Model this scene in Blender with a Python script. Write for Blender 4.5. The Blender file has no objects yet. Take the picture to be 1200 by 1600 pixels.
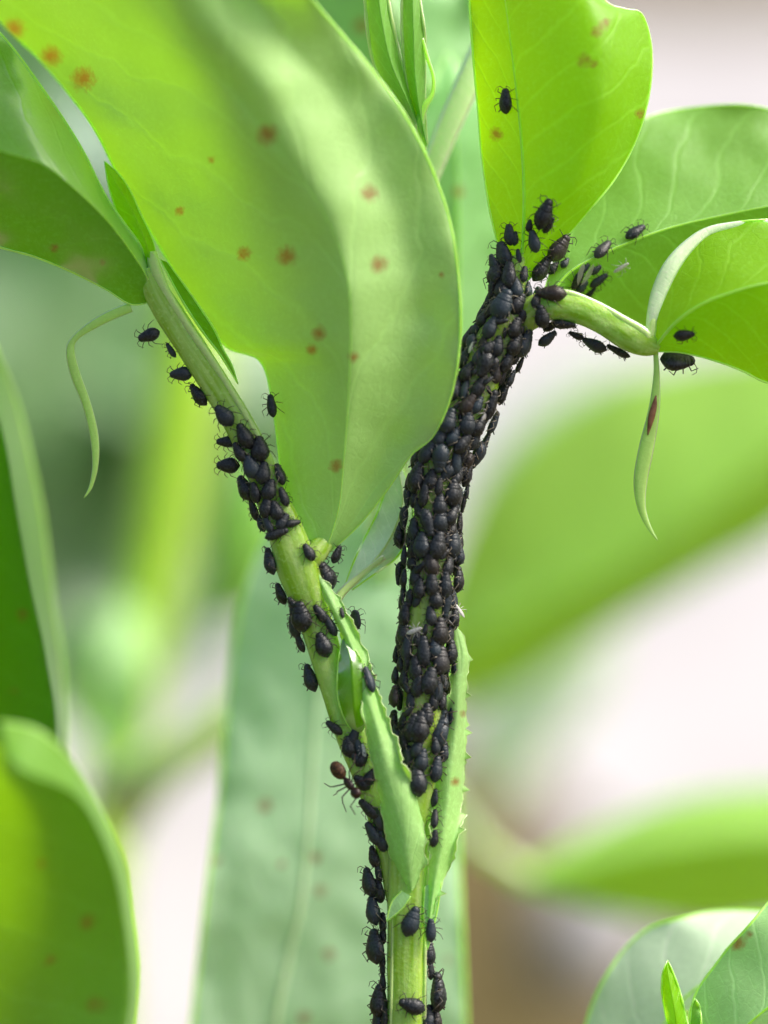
import bpy, bmesh, math, random
from mathutils import Vector, Matrix, noise
from mathutils.bvhtree import BVHTree
R = math.radians
random.seed(7)
scene = bpy.context.scene
C = scene.collection

# ------------------------------------------------------------------ camera (1 unit = 1 cm)
PITCH = R(20)
D = 30.0                     # distance of the plane in focus
CAM = Vector((0, 0, 40))
FWD = Vector((0, math.cos(PITCH), -math.sin(PITCH)))
UP = Vector((0, math.sin(PITCH), math.cos(PITCH)))
RIGHT = Vector((1, 0, 0))
K = 180.0                    # picture units per cm at the plane in focus
cd = bpy.data.cameras.new('camera')
cam = bpy.data.objects.new('camera', cd); C.objects.link(cam)
cam.location = CAM
cam.rotation_euler = (math.pi/2 - PITCH, 0, 0)
cd.sensor_width = 36; cd.sensor_fit = 'AUTO'
cd.lens = 36 * D / (1600 / K)
cd.clip_start = 0.5; cd.clip_end = 3000
cd.dof.use_dof = True
cd.dof.focus_distance = D
APERTURE = 1.75              # cm across
cd.dof.aperture_fstop = cd.lens * 1e-3 / APERTURE
cd.dof.aperture_blades = 0
scene.camera = cam

# ------------------------------------------------------------------ sky and sun
SUN_EL, SUN_AZ = R(50), R(82)      # azimuth measured from +Y (away from the camera) towards +X
world = bpy.data.worlds.new('World'); scene.world = world
world.use_nodes = True
nt = world.node_tree
bg = nt.nodes['Background']
sky = nt.nodes.new('ShaderNodeTexSky'); sky.sky_type = 'NISHITA'
sky.sun_disc = False; sky.sun_elevation = SUN_EL; sky.sun_rotation = SUN_AZ
sky.air_density = 1.0; sky.dust_density = 6.0; sky.ozone_density = 1.0
nt.links.new(sky.outputs[0], bg.inputs[0]); bg.inputs[1].default_value = 0.10
sl = bpy.data.lights.new('sun', 'SUN'); sl.energy = 2.0; sl.angle = R(24); sl.color = (1.0, 0.95, 0.88)
so = bpy.data.objects.new('sun', sl); C.objects.link(so)
sd = Vector((math.sin(SUN_AZ)*math.cos(SUN_EL), math.cos(SUN_AZ)*math.cos(SUN_EL), math.sin(SUN_EL)))
so.rotation_euler = (-sd).to_track_quat('-Z', 'Y').to_euler(); so.location = (20, 20, 80)
scene.view_settings.view_transform = 'Standard'
scene.view_settings.look = 'None'
scene.view_settings.exposure = 0.72
scene.view_settings.gamma = 1
scene.cycles.use_denoising = True
scene.cycles.max_bounces = 8
scene.cycles.transmission_bounces = 6
scene.cycles.diffuse_bounces = 5

def P(px, py, d=0.0):
    """point seen at (px,py) of the photograph, d cm beyond the plane in focus"""
    x = (px - 600) / K; y = (800 - py) / K
    s = (D + d) / D
    return CAM + FWD * (D + d) + RIGHT * (x * s) + UP * (y * s)

def ground_pt(px, py):
    v = (P(px, py, 0) - CAM)
    t = -CAM.z / v.z
    return CAM + v * t

# ------------------------------------------------------------------ materials
def mat(name):
    m = bpy.data.materials.new(name); m.use_nodes = True
    m.node_tree.nodes.clear()
    return m, m.node_tree.nodes, m.node_tree.links

def leaf_mat(name, refl, trans, veinmix=0.25, gloss=0.08, rough=0.42, vein_col=None, mottle=0.25, nveins=9, back=None, spot=True, fine=1.0, bloom=0.0):
    m, n, l = mat(name)
    out = n.new('ShaderNodeOutputMaterial')
    uv = n.new('ShaderNodeUVMap')
    sep = n.new('ShaderNodeSeparateXYZ'); l.new(uv.outputs[0], sep.inputs[0])
    geo = n.new('ShaderNodeTexCoord')
    def math_(op, a, b=None, c=None):
        q = n.new('ShaderNodeMath'); q.operation = op
        for i, v in enumerate((a, b, c)):
            if v is None: continue
            if isinstance(v, (int, float)): q.inputs[i].default_value = v
            else: l.new(v, q.inputs[i])
        return q.outputs[0]
    nz = n.new('ShaderNodeTexNoise'); nz.inputs['Scale'].default_value = 1.4; nz.inputs['Detail'].default_value = 3
    l.new(geo.outputs['Object'], nz.inputs['Vector'])
    nf = n.new('ShaderNodeTexNoise'); nf.inputs['Scale'].default_value = 22 ; nf.inputs['Detail'].default_value = 6; nf.inputs['Roughness'].default_value = 0.7
    l.new(geo.outputs['Object'], nf.inputs['Vector'])
    # side veins
    au = math_('ABSOLUTE', sep.outputs[0])
    ph = math_('MULTIPLY_ADD', sep.outputs[1], nveins, math_('MULTIPLY', math_('POWER', au, 0.8), -2.2))
    ph = math_('ADD', ph, math_('MULTIPLY', nz.outputs[0], 1.1))
    fr = math_('ABSOLUTE', math_('SUBTRACT', math_('FRACT', ph), 0.5))
    vein = n.new('ShaderNodeMapRange'); vein.inputs[1].default_value = 0.0; vein.inputs[2].default_value = 0.09
    vein.inputs[3].default_value = 1; vein.inputs[4].default_value = 0; l.new(fr, vein.inputs[0])
    vo = n.new('ShaderNodeTexVoronoi'); vo.feature = 'DISTANCE_TO_EDGE'; vo.inputs['Scale'].default_value = 9
    l.new(geo.outputs['Object'], vo.inputs['Vector'])
    ret = n.new('ShaderNodeMapRange'); ret.inputs[1].default_value = 0; ret.inputs[2].default_value = 0.08
    ret.inputs[3].default_value = 0.28; ret.inputs[4].default_value = 0; l.new(vo.outputs['Distance'], ret.inputs[0])
    vsum = math_('MAXIMUM', vein.outputs[0], ret.outputs[0])
    vfac = math_('MULTIPLY', vsum, veinmix)
    def mix(fac, a, b, mode='MIX'):
        q = n.new('ShaderNodeMix'); q.data_type = 'RGBA'; q.blend_type = mode
        if isinstance(fac, (int, float)): q.inputs[0].default_value = fac
        else: l.new(fac, q.inputs[0])
        for i, v in ((6, a), (7, b)):
            if isinstance(v, tuple): q.inputs[i].default_value = (*v, 1)
            else: l.new(v, q.inputs[i])
        return q.outputs[2]
    vc = vein_col or tuple(min(1, c*1.5+0.06) for c in refl)
    dk = tuple(c*0.72 for c in refl)
    col = mix(math_('MULTIPLY', nz.outputs[0], mottle*2), refl, dk)
    fmr = n.new('ShaderNodeMapRange'); fmr.inputs[1].default_value = 0.5; fmr.inputs[2].default_value = 0.75; fmr.inputs[3].default_value = 0; fmr.inputs[4].default_value = 0.45*fine
    l.new(nf.outputs[0], fmr.inputs[0])
    col = mix(fmr.outputs[0], col, tuple(min(1, c*1.25+0.07) for c in refl))
    col = mix(vfac, col, vc)
    tcol = mix(math_('MULTIPLY', nz.outputs[0], mottle*2), trans, tuple(c*0.7 for c in trans))
    tcol = mix(math_('MULTIPLY', vsum, veinmix*0.8), tcol, tuple(min(1, c*1.3+0.02) for c in trans))
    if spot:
        at = n.new('ShaderNodeAttribute'); at.attribute_name = 'rust_and_shadow'
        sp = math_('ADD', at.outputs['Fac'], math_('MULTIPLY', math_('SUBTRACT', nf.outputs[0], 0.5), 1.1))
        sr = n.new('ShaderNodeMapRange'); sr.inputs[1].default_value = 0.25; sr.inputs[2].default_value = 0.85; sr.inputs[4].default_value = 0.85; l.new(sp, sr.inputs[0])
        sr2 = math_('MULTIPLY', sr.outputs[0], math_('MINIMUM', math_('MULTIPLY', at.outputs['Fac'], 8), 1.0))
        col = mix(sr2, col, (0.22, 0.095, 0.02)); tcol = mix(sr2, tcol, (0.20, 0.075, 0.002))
    bump = n.new('ShaderNodeBump'); bump.inputs['Strength'].default_value = 0.3; bump.inputs['Distance'].default_value = 0.02
    hb = math_('ADD', math_('MULTIPLY', vsum, -0.6), math_('MULTIPLY', nf.outputs[0], 0.8))
    l.new(hb, bump.inputs['Height'])
    df = n.new('ShaderNodeBsdfDiffuse'); l.new(col, df.inputs[0]); l.new(bump.outputs[0], df.inputs['Normal'])
    tr = n.new('ShaderNodeBsdfTranslucent'); l.new(tcol, tr.inputs[0]); l.new(bump.outputs[0], tr.inputs['Normal'])
    ad = n.new('ShaderNodeAddShader'); l.new(df.outputs[0], ad.inputs[0]); l.new(tr.outputs[0], ad.inputs[1])
    gl = n.new('ShaderNodeBsdfGlossy'); gl.inputs['Roughness'].default_value = rough; gl.inputs[0].default_value = (0.95, 1, 0.97, 1); l.new(bump.outputs[0], gl.inputs['Normal'])
    lw = n.new('ShaderNodeFresnel'); lw.inputs[0].default_value = 1.45
    gf = math_('MINIMUM', math_('MULTIPLY_ADD', lw.outputs[0], 0.45+gloss*3, gloss*0.35), 0.6)
    ms = n.new('ShaderNodeMixShader'); l.new(gf, ms.inputs[0]); l.new(ad.outputs[0], ms.inputs[1]); l.new(gl.outputs[0], ms.inputs[2])
    l.new(ms.outputs[0], out.inputs[0])
    return m

def stem_mat(name, a, b, sss=0.6, rough=0.38, streak=14.0, speck=0.4, spec=0.5):
    m, n, l = mat(name)
    out = n.new('ShaderNodeOutputMaterial'); p = n.new('ShaderNodeBsdfPrincipled')
    uv = n.new('ShaderNodeUVMap'); mp = n.new('ShaderNodeMapping'); mp.inputs['Scale'].default_value = (streak, 1.2, 1)
    l.new(uv.outputs[0], mp.inputs[0])
    nz = n.new('ShaderNodeTexNoise'); nz.inputs['Scale'].default_value = 1.0; nz.inputs['Detail'].default_value = 4
    l.new(mp.outputs[0], nz.inputs['Vector'])
    tc = n.new('ShaderNodeTexCoord')
    nf = n.new('ShaderNodeTexNoise'); nf.inputs['Scale'].default_value = 26; nf.inputs['Detail'].default_value = 5
    l.new(tc.outputs['Object'], nf.inputs['Vector'])
    r = n.new('ShaderNodeMapRange'); r.inputs[1].default_value = 0.35; r.inputs[2].default_value = 0.65; l.new(nz.outputs[0], r.inputs[0])
    mx = n.new('ShaderNodeMix'); mx.data_type = 'RGBA'; l.new(r.outputs[0], mx.inputs[0])
    mx.inputs[6].default_value = (*a, 1); mx.inputs[7].default_value = (*b, 1)
    r2 = n.new('ShaderNodeMapRange'); r2.inputs[1].default_value = 0.55; r2.inputs[2].default_value = 0.75; r2.inputs[4].default_value = speck; l.new(nf.outputs[0], r2.inputs[0])
    m2 = n.new('ShaderNodeMix'); m2.data_type = 'RGBA'; l.new(r2.outputs[0], m2.inputs[0]); l.new(mx.outputs[2], m2.inputs[6])
    m2.inputs[7].default_value = (*(min(1, c*1.3+0.1) for c in b), 1)
    bp = n.new('ShaderNodeBump'); bp.inputs['Strength'].default_value = 0.4; bp.inputs['Distance'].default_value = 0.02
    ad = n.new('ShaderNodeMath'); ad.operation = 'ADD'; l.new(nz.outputs[0], ad.inputs[0]); l.new(nf.outputs[0], ad.inputs[1]); l.new(ad.outputs[0], bp.inputs['Height'])
    l.new(m2.outputs[2], p.inputs['Base Color']); l.new(bp.outputs[0], p.inputs['Normal'])
    p.inputs['Roughness'].default_value = rough
    p.inputs['Specular IOR Level'].default_value = spec
    p.inputs['Subsurface Weight'].default_value = sss
    p.inputs['Subsurface Radius'].default_value = (0.7, 1.0, 0.1); p.inputs['Subsurface Scale'].default_value = 0.3
    l.new(p.outputs[0], out.inputs[0])
    return m

def simple_mat(name, a, b, scale=8, rough=0.5, spec=0.5, bump=0.2, dist=0.01, rnd=None, detail=4):
    m, n, l = mat(name)
    out = n.new('ShaderNodeOutputMaterial'); p = n.new('ShaderNodeBsdfPrincipled')
    tc = n.new('ShaderNodeTexCoord')
    nz = n.new('ShaderNodeTexNoise'); nz.inputs['Scale'].default_value = scale; nz.inputs['Detail'].default_value = detail
    l.new(tc.outputs['Object'], nz.inputs['Vector'])
    r = n.new('ShaderNodeMapRange'); r.inputs[1].default_value = 0.38; r.inputs[2].default_value = 0.66; l.new(nz.outputs[0], r.inputs[0])
    mx = n.new('ShaderNodeMix'); mx.data_type = 'RGBA'; l.new(r.outputs[0], mx.inputs[0])
    mx.inputs[6].default_value = (*a, 1); mx.inputs[7].default_value = (*b, 1)
    col = mx.outputs[2]
    if rnd:
        oi = n.new('ShaderNodeObjectInfo')
        rr = n.new('ShaderNodeValToRGB'); rr.color_ramp.elements[0].position = 0.0; rr.color_ramp.elements[0].color = (0, 0, 0, 1)
        rr.color_ramp.elements[1].position = 1.0; rr.color_ramp.elements[1].color = (0.9, 0.9, 0.9, 1)
        e = rr.color_ramp.elements.new(0.6); e.color = (0.1, 0.1, 0.1, 1)
        l.new(oi.outputs['Random'], rr.inputs[0])
        m3 = n.new('ShaderNodeMix'); m3.data_type = 'RGBA'; l.new(rr.outputs[0], m3.inputs[0]); l.new(col, m3.inputs[6]); m3.inputs[7].default_value = (*rnd, 1)
        col = m3.outputs[2]
        ma = n.new('ShaderNodeMath'); ma.operation = 'MULTIPLY'; ma.inputs[1].default_value = 7.3
        mf = n.new('ShaderNodeMath'); mf.operation = 'FRACT'; l.new(oi.outputs['Random'], ma.inputs[0]); l.new(ma.outputs[0], mf.inputs[0])
        mp_ = n.new('ShaderNodeMath'); mp_.operation = 'POWER'; mp_.inputs[1].default_value = 40; l.new(mf.outputs[0], mp_.inputs[0])
        m4 = n.new('ShaderNodeMix'); m4.data_type = 'RGBA'; l.new(mp_.outputs[0], m4.inputs[0]); l.new(col, m4.inputs[6]); m4.inputs[7].default_value = (0.055, 0.032, 0.016, 1)
        col = m4.outputs[2]
    l.new(col, p.inputs['Base Color'])
    bp = n.new('ShaderNodeBump'); bp.inputs['Strength'].default_value = bump; bp.inputs['Distance'].default_value = dist
    l.new(nz.outputs[0], bp.inputs['Height']); l.new(bp.outputs[0], p.inputs['Normal'])
    p.inputs['Roughness'].default_value = rough; p.inputs['Specular IOR Level'].default_value = spec
    l.new(p.outputs[0], out.inputs[0])
    return m

M = {}
M['fresh'] = leaf_mat('leaf_fresh', (0.15, 0.33, 0.06), (0.21, 0.43, 0.0), gloss=0.04)
M['big'] = leaf_mat('leaf_big', (0.35, 0.57, 0.19), (0.16, 0.35, 0.0), gloss=0.06, nveins=7, veinmix=0.10, fine=0.6)
M['left'] = leaf_mat('leaf_left', (0.10, 0.30, 0.012), (0.15, 0.36, 0.0), gloss=0.03, veinmix=0.06, fine=1.4)
M['tendril'] = leaf_mat('tendril', (0.44, 0.62, 0.18), (0.26, 0.42, 0.02), gloss=0.03, veinmix=0, spot=False)
M['stipule'] = leaf_mat('stipule', (0.36, 0.62, 0.20), (0.24, 0.46, 0.02), gloss=0.04, veinmix=0.06, mottle=0.5, spot=True, fine=1.6)
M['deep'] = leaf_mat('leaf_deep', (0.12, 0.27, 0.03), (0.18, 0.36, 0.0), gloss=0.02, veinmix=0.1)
M['mid'] = leaf_mat('leaf_mid', (0.27, 0.52, 0.22), (0.13, 0.34, 0.04), gloss=0.03, veinmix=0.12, mottle=0.35)
M['bright'] = leaf_mat('leaf_bright', (0.13, 0.30, 0.002), (0.38, 0.68, 0.0), gloss=0.02, veinmix=0.18)
M['pale'] = leaf_mat('leaf_pale', (0.36, 0.60, 0.25), (0.15, 0.35, 0.04), gloss=0.05, mottle=0.2)
M['pale_blue'] = leaf_mat('leaf_pale_blue', (0.52, 0.76, 0.49), (0.16, 0.34, 0.10), gloss=0.08, veinmix=0.12, mottle=0.35)
M['pale_white'] = leaf_mat('leaf_pale_white', (0.60, 0.75, 0.56), (0.15, 0.28, 0.10), gloss=0.06)
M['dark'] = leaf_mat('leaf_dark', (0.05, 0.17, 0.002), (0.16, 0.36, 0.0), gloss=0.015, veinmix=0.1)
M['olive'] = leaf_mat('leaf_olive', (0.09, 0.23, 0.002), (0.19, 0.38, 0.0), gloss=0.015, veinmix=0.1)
M['far'] = leaf_mat('leaf_far', (0.22, 0.36, 0.19), (0.12, 0.22, 0.08), gloss=0.03, spot=False)
M['far_yellow'] = leaf_mat('leaf_far_yellow', (0.24, 0.46, 0.08), (0.30, 0.50, 0.0), gloss=0.03)
M['stem'] = stem_mat('stem_green', (0.30, 0.56, 0.025), (0.50, 0.74, 0.20), spec=0.35)
M['stem_pale'] = leaf_mat('stem_pale', (0.56, 0.72, 0.26), (0.20, 0.30, 0.06), gloss=0.03, veinmix=0, spot=False, mottle=0.12, fine=1.3)
M['stem_white'] = leaf_mat('stem_white', (0.70, 0.82, 0.56), (0.22, 0.30, 0.12), gloss=0.03, veinmix=0, spot=False, mottle=0.12, fine=1.3)
M['stem_yellow'] = leaf_mat('stem_yellow', (0.42, 0.60, 0.05), (0.30, 0.44, 0.0), gloss=0.0, veinmix=0.05, spot=False)
M['margin'] = leaf_mat('leaf_margin', (0.40, 0.58, 0.14), (0.52, 0.70, 0.12), gloss=0.02, veinmix=0, spot=False, mottle=0.1)
M['rib'] = leaf_mat('leaf_rib', (0.28, 0.46, 0.05), (0.50, 0.72, 0.02), gloss=0.02, veinmix=0, spot=False, mottle=0.1)
M['brown'] = simple_mat('withered_brown', (0.16, 0.06, 0.02), (0.26, 0.12, 0.05), 20)
M['aphid'] = simple_mat('aphid_black', (0.004, 0.0045, 0.004), (0.040, 0.046, 0.050), 14, rough=0.38, spec=0.5, bump=0.5, dist=0.012, rnd=(0.035, 0.055, 0.070))
M['aphid_leg'] = simple_mat('aphid_leg', (0.02, 0.017, 0.012), (0.09, 0.07, 0.045), 14, rough=0.5)
M['aphid_pale_leg'] = simple_mat('aphid_pale_leg', (0.18, 0.15, 0.10), (0.42, 0.38, 0.30), 14, rough=0.5)
M['husk'] = simple_mat('shed_skin', (0.45, 0.44, 0.40), (0.75, 0.74, 0.70), 18, rough=0.5)
M['ant_gaster'] = simple_mat('ant_gaster', (0.03, 0.013, 0.008), (0.15, 0.075, 0.03), 14, rough=0.55, spec=0.3)
M['ant'] = simple_mat('ant_body', (0.018, 0.008, 0.006), (0.05, 0.02, 0.012), 12, rough=0.35)
M['soil'] = simple_mat('soil', (0.105, 0.085, 0.035), (0.19, 0.15, 0.07), 0.16, rough=0.95, spec=0.1, bump=0.8, dist=0.6, detail=8)
M['path'] = simple_mat('path', (0.50, 0.485, 0.49), (0.61, 0.59, 0.60), 0.09, rough=0.85, spec=0.2, bump=0.3, dist=0.2, detail=6)

def wing_mat():
    m, n, l = mat('wing')
    out = n.new('ShaderNodeOutputMaterial'); t = n.new('ShaderNodeBsdfTransparent'); g = n.new('ShaderNodeBsdfGlossy'); d = n.new('ShaderNodeBsdfDiffuse')
    g.inputs['Roughness'].default_value = 0.3; d.inputs[0].default_value = (0.45, 0.5, 0.47, 1)
    a = n.new('ShaderNodeMixShader'); a.inputs[0].default_value = 0.4; l.new(d.outputs[0], a.inputs[1]); l.new(g.outputs[0], a.inputs[2])
    b = n.new('ShaderNodeMixShader'); b.inputs[0].default_value = 0.5; l.new(t.outputs[0], b.inputs[1]); l.new(a.outputs[0], b.inputs[2])
    l.new(b.outputs[0], out.inputs[0]); return m
M['wing'] = wing_mat()

# ------------------------------------------------------------------ helpers
def tag(o, label=None, cat=None, group=None, kind=None):
    if label: o['label'] = label
    if cat: o['category'] = cat
    if group: o['group'] = group
    if kind: o['kind'] = kind
    return o

def empty(name, loc, label, cat, group=None):
    o = bpy.data.objects.new(name, None); C.objects.link(o); o.location = loc
    o.empty_display_size = 0.5
    return tag(o, label, cat, group)

def link(name, me, m, parent=None, smooth=True):
    o = bpy.data.objects.new(name, me); C.objects.link(o)
    if m: me.materials.append(M[m])
    if smooth: me.polygons.foreach_set('use_smooth', [True]*len(me.polygons))
    if parent is not None:
        o.parent = parent
        # geometry is written in world space; undo the offset of the whole chain
        off = Vector((0, 0, 0)); q = parent
        while q is not None: off += q.location; q = q.parent
        o.location = -off
    return o

def cr(pts, t):
    """Catmull-Rom through pts (tuples), t in 0..1"""
    n = len(pts) - 1
    x = min(max(t, 0), 1) * n; i = min(int(x), n-1); f = x - i
    p0 = pts[max(i-1, 0)]; p1 = pts[i]; p2 = pts[i+1]; p3 = pts[min(i+2, n)]
    return tuple(0.5*((2*b)+(-a+c)*f+(2*a-5*b+4*c-d)*f*f+(-a+3*b-3*c+d)*f*f*f) for a, b, c, d in zip(p0, p1, p2, p3))

def arc(pts, n):
    """n+1 samples equally spaced along the picture-plane length of a Catmull-Rom curve"""
    dense = [cr(pts, i/200) for i in range(201)]
    s = [0]
    for a, b in zip(dense, dense[1:]):
        s.append(s[-1] + math.sqrt(sum((x-y)**2*(1 if k < 2 else K*K*0.5) for k, (x, y) in enumerate(zip(a[:3], b[:3]))))+1e-9)
    out = []; j = 0
    for i in range(n+1):
        L = s[-1]*i/n
        while j < 199 and s[j+1] < L: j += 1
        f = (L-s[j])/(s[j+1]-s[j])
        f = min(max(f, 0), 1)
        out.append(tuple(a+(b-a)*f for a, b in zip(dense[j], dense[j+1])))
    return out

SURF = []          # (verts, faces) of everything insects can sit on

def tube(name, pts, m, parent, n=None, sides=14, square=0.0, wing=0.0, host=False, kind=None, label=None, rscale=1.0, flat=1.0, bumpy=0.0, twist=0.0):
    """pts: (px,py,d,radius in picture units)"""
    if n is None:
        Lp = sum(math.dist(a[:2], b[:2]) for a, b in zip(pts, pts[1:])); n = max(8, min(120, int(Lp/9)))
    sm = arc([tuple(p) for p in pts], n)
    ps = [P(*s[:3]) for s in sm]
    rs = [max(0.002, s[3]/K*(D+s[2])/D*rscale) for s in sm]
    return tube3(name, ps, rs, m, parent, sides, square, wing, host, label, flat, bumpy, twist)

def tube3(name, ps, rs, m, parent, sides=14, square=0.0, wing=0.0, host=False, label=None, flat=1.0, bumpy=0.0, twist=0.0):
    V = []; F = []; UVv = []
    n = len(ps)-1
    ref = -FWD
    for i, p in enumerate(ps):
        t = (ps[min(i+1, n)] - ps[max(i-1, 0)]).normalized()
        a = t.cross(ref)
        if a.length < 1e-4: a = t.cross(RIGHT)
        a.normalize(); b = a.cross(t).normalized()
        if b.dot(ref) < 0: b = -b
        for k in range(sides):
            th = 2*math.pi*k/sides
            w = 1 + square*abs(math.cos(2*(th+math.pi/4+twist*i/n)))**3 - square*0.4
            if bumpy: w *= 1+bumpy*noise.noise(p*3+Vector((math.cos(th), math.sin(th), 0)))
            V.append(p + a*(math.cos(th)*rs[i]*w) + b*(math.sin(th)*rs[i]*w*flat))
            UVv.append((k/sides, i/n*6))
    for i in range(n):
        for k in range(sides):
            k2 = (k+1) % sides
            F.append((i*sides+k, i*sides+k2, (i+1)*sides+k2, (i+1)*sides+k))
    F.append(tuple(range(sides))[::-1]); F.append(tuple(n*sides+k for k in range(sides)))
    me = bpy.data.meshes.new(name); me.from_pydata(V, [], F)
    uvl = me.uv_layers.new(name='UVMap')
    for lp in me.loops: uvl.data[lp.index].uv = UVv[lp.vertex_index]
    o = link(name, me, m, parent)
    if host: SURF.append((V, F))
    if label: o['label'] = label
    return o

def leaf(parent, rails, m, mid=1, nu=14, nv=70, und=0.03, spots=(), margin=1.6, rib=3.2, label=None, name='leaf', host=True,
         seed=0, edges=(True, True), margin_mat='margin', rib_mat='rib', bulge=0.0, teeth=0.0, ribs=True, soft=None, fray=0.0):
    """rails: lists of (px,py,d) from the base to the tip; the rail number mid is the midrib, where the blade is creased"""
    nr = len(rails)
    R_ = [arc(r, nv) for r in rails]
    cols = []; us = []
    def seg(idx, n, u0, u1):
        res = []
        for j in range(n+1):
            t = j/n
            res.append((idx, t, u0+(u1-u0)*t))
        return res
    left = list(range(0, mid+1)); right = list(range(mid, nr))
    spec = []
    if len(left) > 1: spec += seg(left, nu, -1, 0)
    if len(right) > 1:
        s2 = seg(right, nu, 0, 1)
        spec += s2[1:] if spec else s2
    V = []; UVv = []; F = []
    W = len(spec)
    for v in range(nv+1):
        for idx, t, u in spec:
            q = cr([R_[i][v] for i in idx], t)
            if soft is not None:              # the fold fades out towards the tip
                k_ = min(1, max(0, (v/nv-soft[0])/(soft[1]-soft[0])))
                if k_ > 0:
                    g = (t*mid if idx[0] == 0 and u <= 0 else mid+t*(nr-1-mid))/(nr-1)
                    q2 = cr([R_[i][v] for i in range(nr)], g)
                    q = tuple(a_*(1-k_)+b_*k_ for a_, b_ in zip(q, q2))
            b = bulge*4*t*(1-t)*min(1, 4*(v/nv), 4*(1-v/nv))
            V.append(P(q[0], q[1], q[2]-b))
            UVv.append((u, v/nv))
    # gentle undulation and quilting between the veins
    for i, p in enumerate(V):
        u, vv = UVv[i]
        e = min(1, vv*6)*min(1, (1-vv)*6+0.2)
        q = p*0.8 + Vector((seed*7.3, 0, 0))
        w = noise.noise(q)*und*2.2 + noise.noise(p*3.1+Vector((seed, 3, 1)))*und*0.8
        w += abs(u)**3*noise.noise(Vector((seed*3.1+(5 if u > 0 else 0), vv*7, 0.3)))*und*4
        V[i] = p + (-FWD)*w*e*(0.4+0.6*abs(u))
    if fray:
        for v in range(2, nv-1):
            for side, dr in ((0, -1), (W-1, 1)):
                i = v*W+side
                j_ = noise.noise(Vector((v*0.33, side, seed)))+0.6*noise.noise(Vector((v*0.9, side, seed+4)))
                V[i] = V[i] + RIGHT*fray*j_*dr - FWD*fray*0.8*noise.noise(Vector((v*0.5, side+3, seed)))
                V[i-dr] = V[i-dr] + RIGHT*fray*j_*dr*0.5
    if teeth:
        rr = random.Random(seed)
        for v in range(2, nv-1):
            if rr.random() < 0.13:
                i = v*W+W-1
                V[i] = V[i] + RIGHT*teeth*rr.uniform(0.4, 2.2) + UP*teeth*0.5*rr.uniform(-1, 1)
    for v in range(nv):
        for k in range(W-1):
            a = v*W+k
            F.append((a, a+1, a+W+1, a+W))
    me = bpy.data.meshes.new(name); me.from_pydata(V, [], F)
    uvl = me.uv_layers.new(name='UVMap')
    for lp in me.loops: uvl.data[lp.index].uv = UVv[lp.vertex_index]
    at = me.attributes.new('rust_and_shadow', 'FLOAT', 'POINT')  # rust marks, plus the aphid shadows painted on the upright leaf
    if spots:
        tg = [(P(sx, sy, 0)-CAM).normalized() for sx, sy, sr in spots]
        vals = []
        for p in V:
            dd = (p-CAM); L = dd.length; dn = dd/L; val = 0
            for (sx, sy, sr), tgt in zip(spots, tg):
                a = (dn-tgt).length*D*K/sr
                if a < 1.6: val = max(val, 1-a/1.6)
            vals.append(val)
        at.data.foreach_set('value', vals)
    o = link(name, me, m, parent)
    if label: o['label'] = label
    if host: SURF.append((V, F))
    # margin (the thick pale edge) and midrib as sub-parts
    if margin:
        for side, on in ((0, edges[0]), (W-1, edges[1])):
            if not on: continue
            ps = [V[v*W+side] for v in range(nv+1)]
            rs = [margin/K*(0.55+0.45*math.sin(math.pi*v/nv))*(1+0.25*noise.noise(Vector((v*0.4, side, seed)))) for v in range(nv+1)]
            tube3('margin', ps, rs, margin_mat, o, sides=6)
    if rib and ribs:
        ci = nu if len(left) > 1 else 0
        ps = [V[v*W+ci] + FWD*0.004 for v in range(nv+1)]
        rs = [rib/K*(1-0.85*v/nv) for v in range(nv+1)]
        tube3('midrib', ps, rs, rib_mat, o, sides=8)
    return o

def sheet(name, pts, m, z, kind):
    me = bpy.data.meshes.new(name); me.from_pydata([(p[0], p[1], z) for p in pts], [], [tuple(range(len(pts)))])
    o = link(name, me, m, None, smooth=False); o['kind'] = kind
    return o

# ------------------------------------------------------------------ the setting
S = 2500
gx = [(-S, -300), (S, -300), (S, S), (-S, S)]
sheet('ground', gx, 'soil', 0, 'structure')
def gp(px, py): g = ground_pt(px, py); return (g.x, g.y)
pp = [gp(-1500, 1900), gp(430, 1900), gp(470, 1500), gp(600, 1230), gp(740, 1110), gp(840, 1230), gp(1080, 1410), gp(1500, 1900), gp(2600, 1900), gp(3200, -10), gp(-1800, 60)]
sheet('path', pp, 'path', 0.05, 'structure')
# pinkish flat stones on the soil
def flat_stone(px, py, rx, ry, label, m='path'):
    c = ground_pt(px, py); rr = random.Random(int(px)); V = []; n = 14
    for k in range(3):
        for i in range(n):
            a = 2*math.pi*i/n; q = (1+0.18*noise.noise(Vector((math.cos(a)*1.5, math.sin(a)*1.5, px))))
            s = (1.0, 0.97, 0.80)[k]
            V.append((c.x+math.cos(a)*rx*q*s, c.y+math.sin(a)*ry*q*s, (0, 1.1, 1.7)[k]))
    F = [tuple(2*n+i for i in range(n))] + [(k*n+i, k*n+(i+1) % n, (k+1)*n+(i+1) % n, (k+1)*n+i) for k in range(2) for i in range(n)]
    me = bpy.data.meshes.new('flat_stone'); me.from_pydata(V, [], F)
    o = link('flat_stone', me, m); tag(o, label, 'stone'); return o
flat_stone(945, 1475, 1.7, 2.4, 'blurred pinkish flat stone on the brown soil left of the pale corner leaf')

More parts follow.
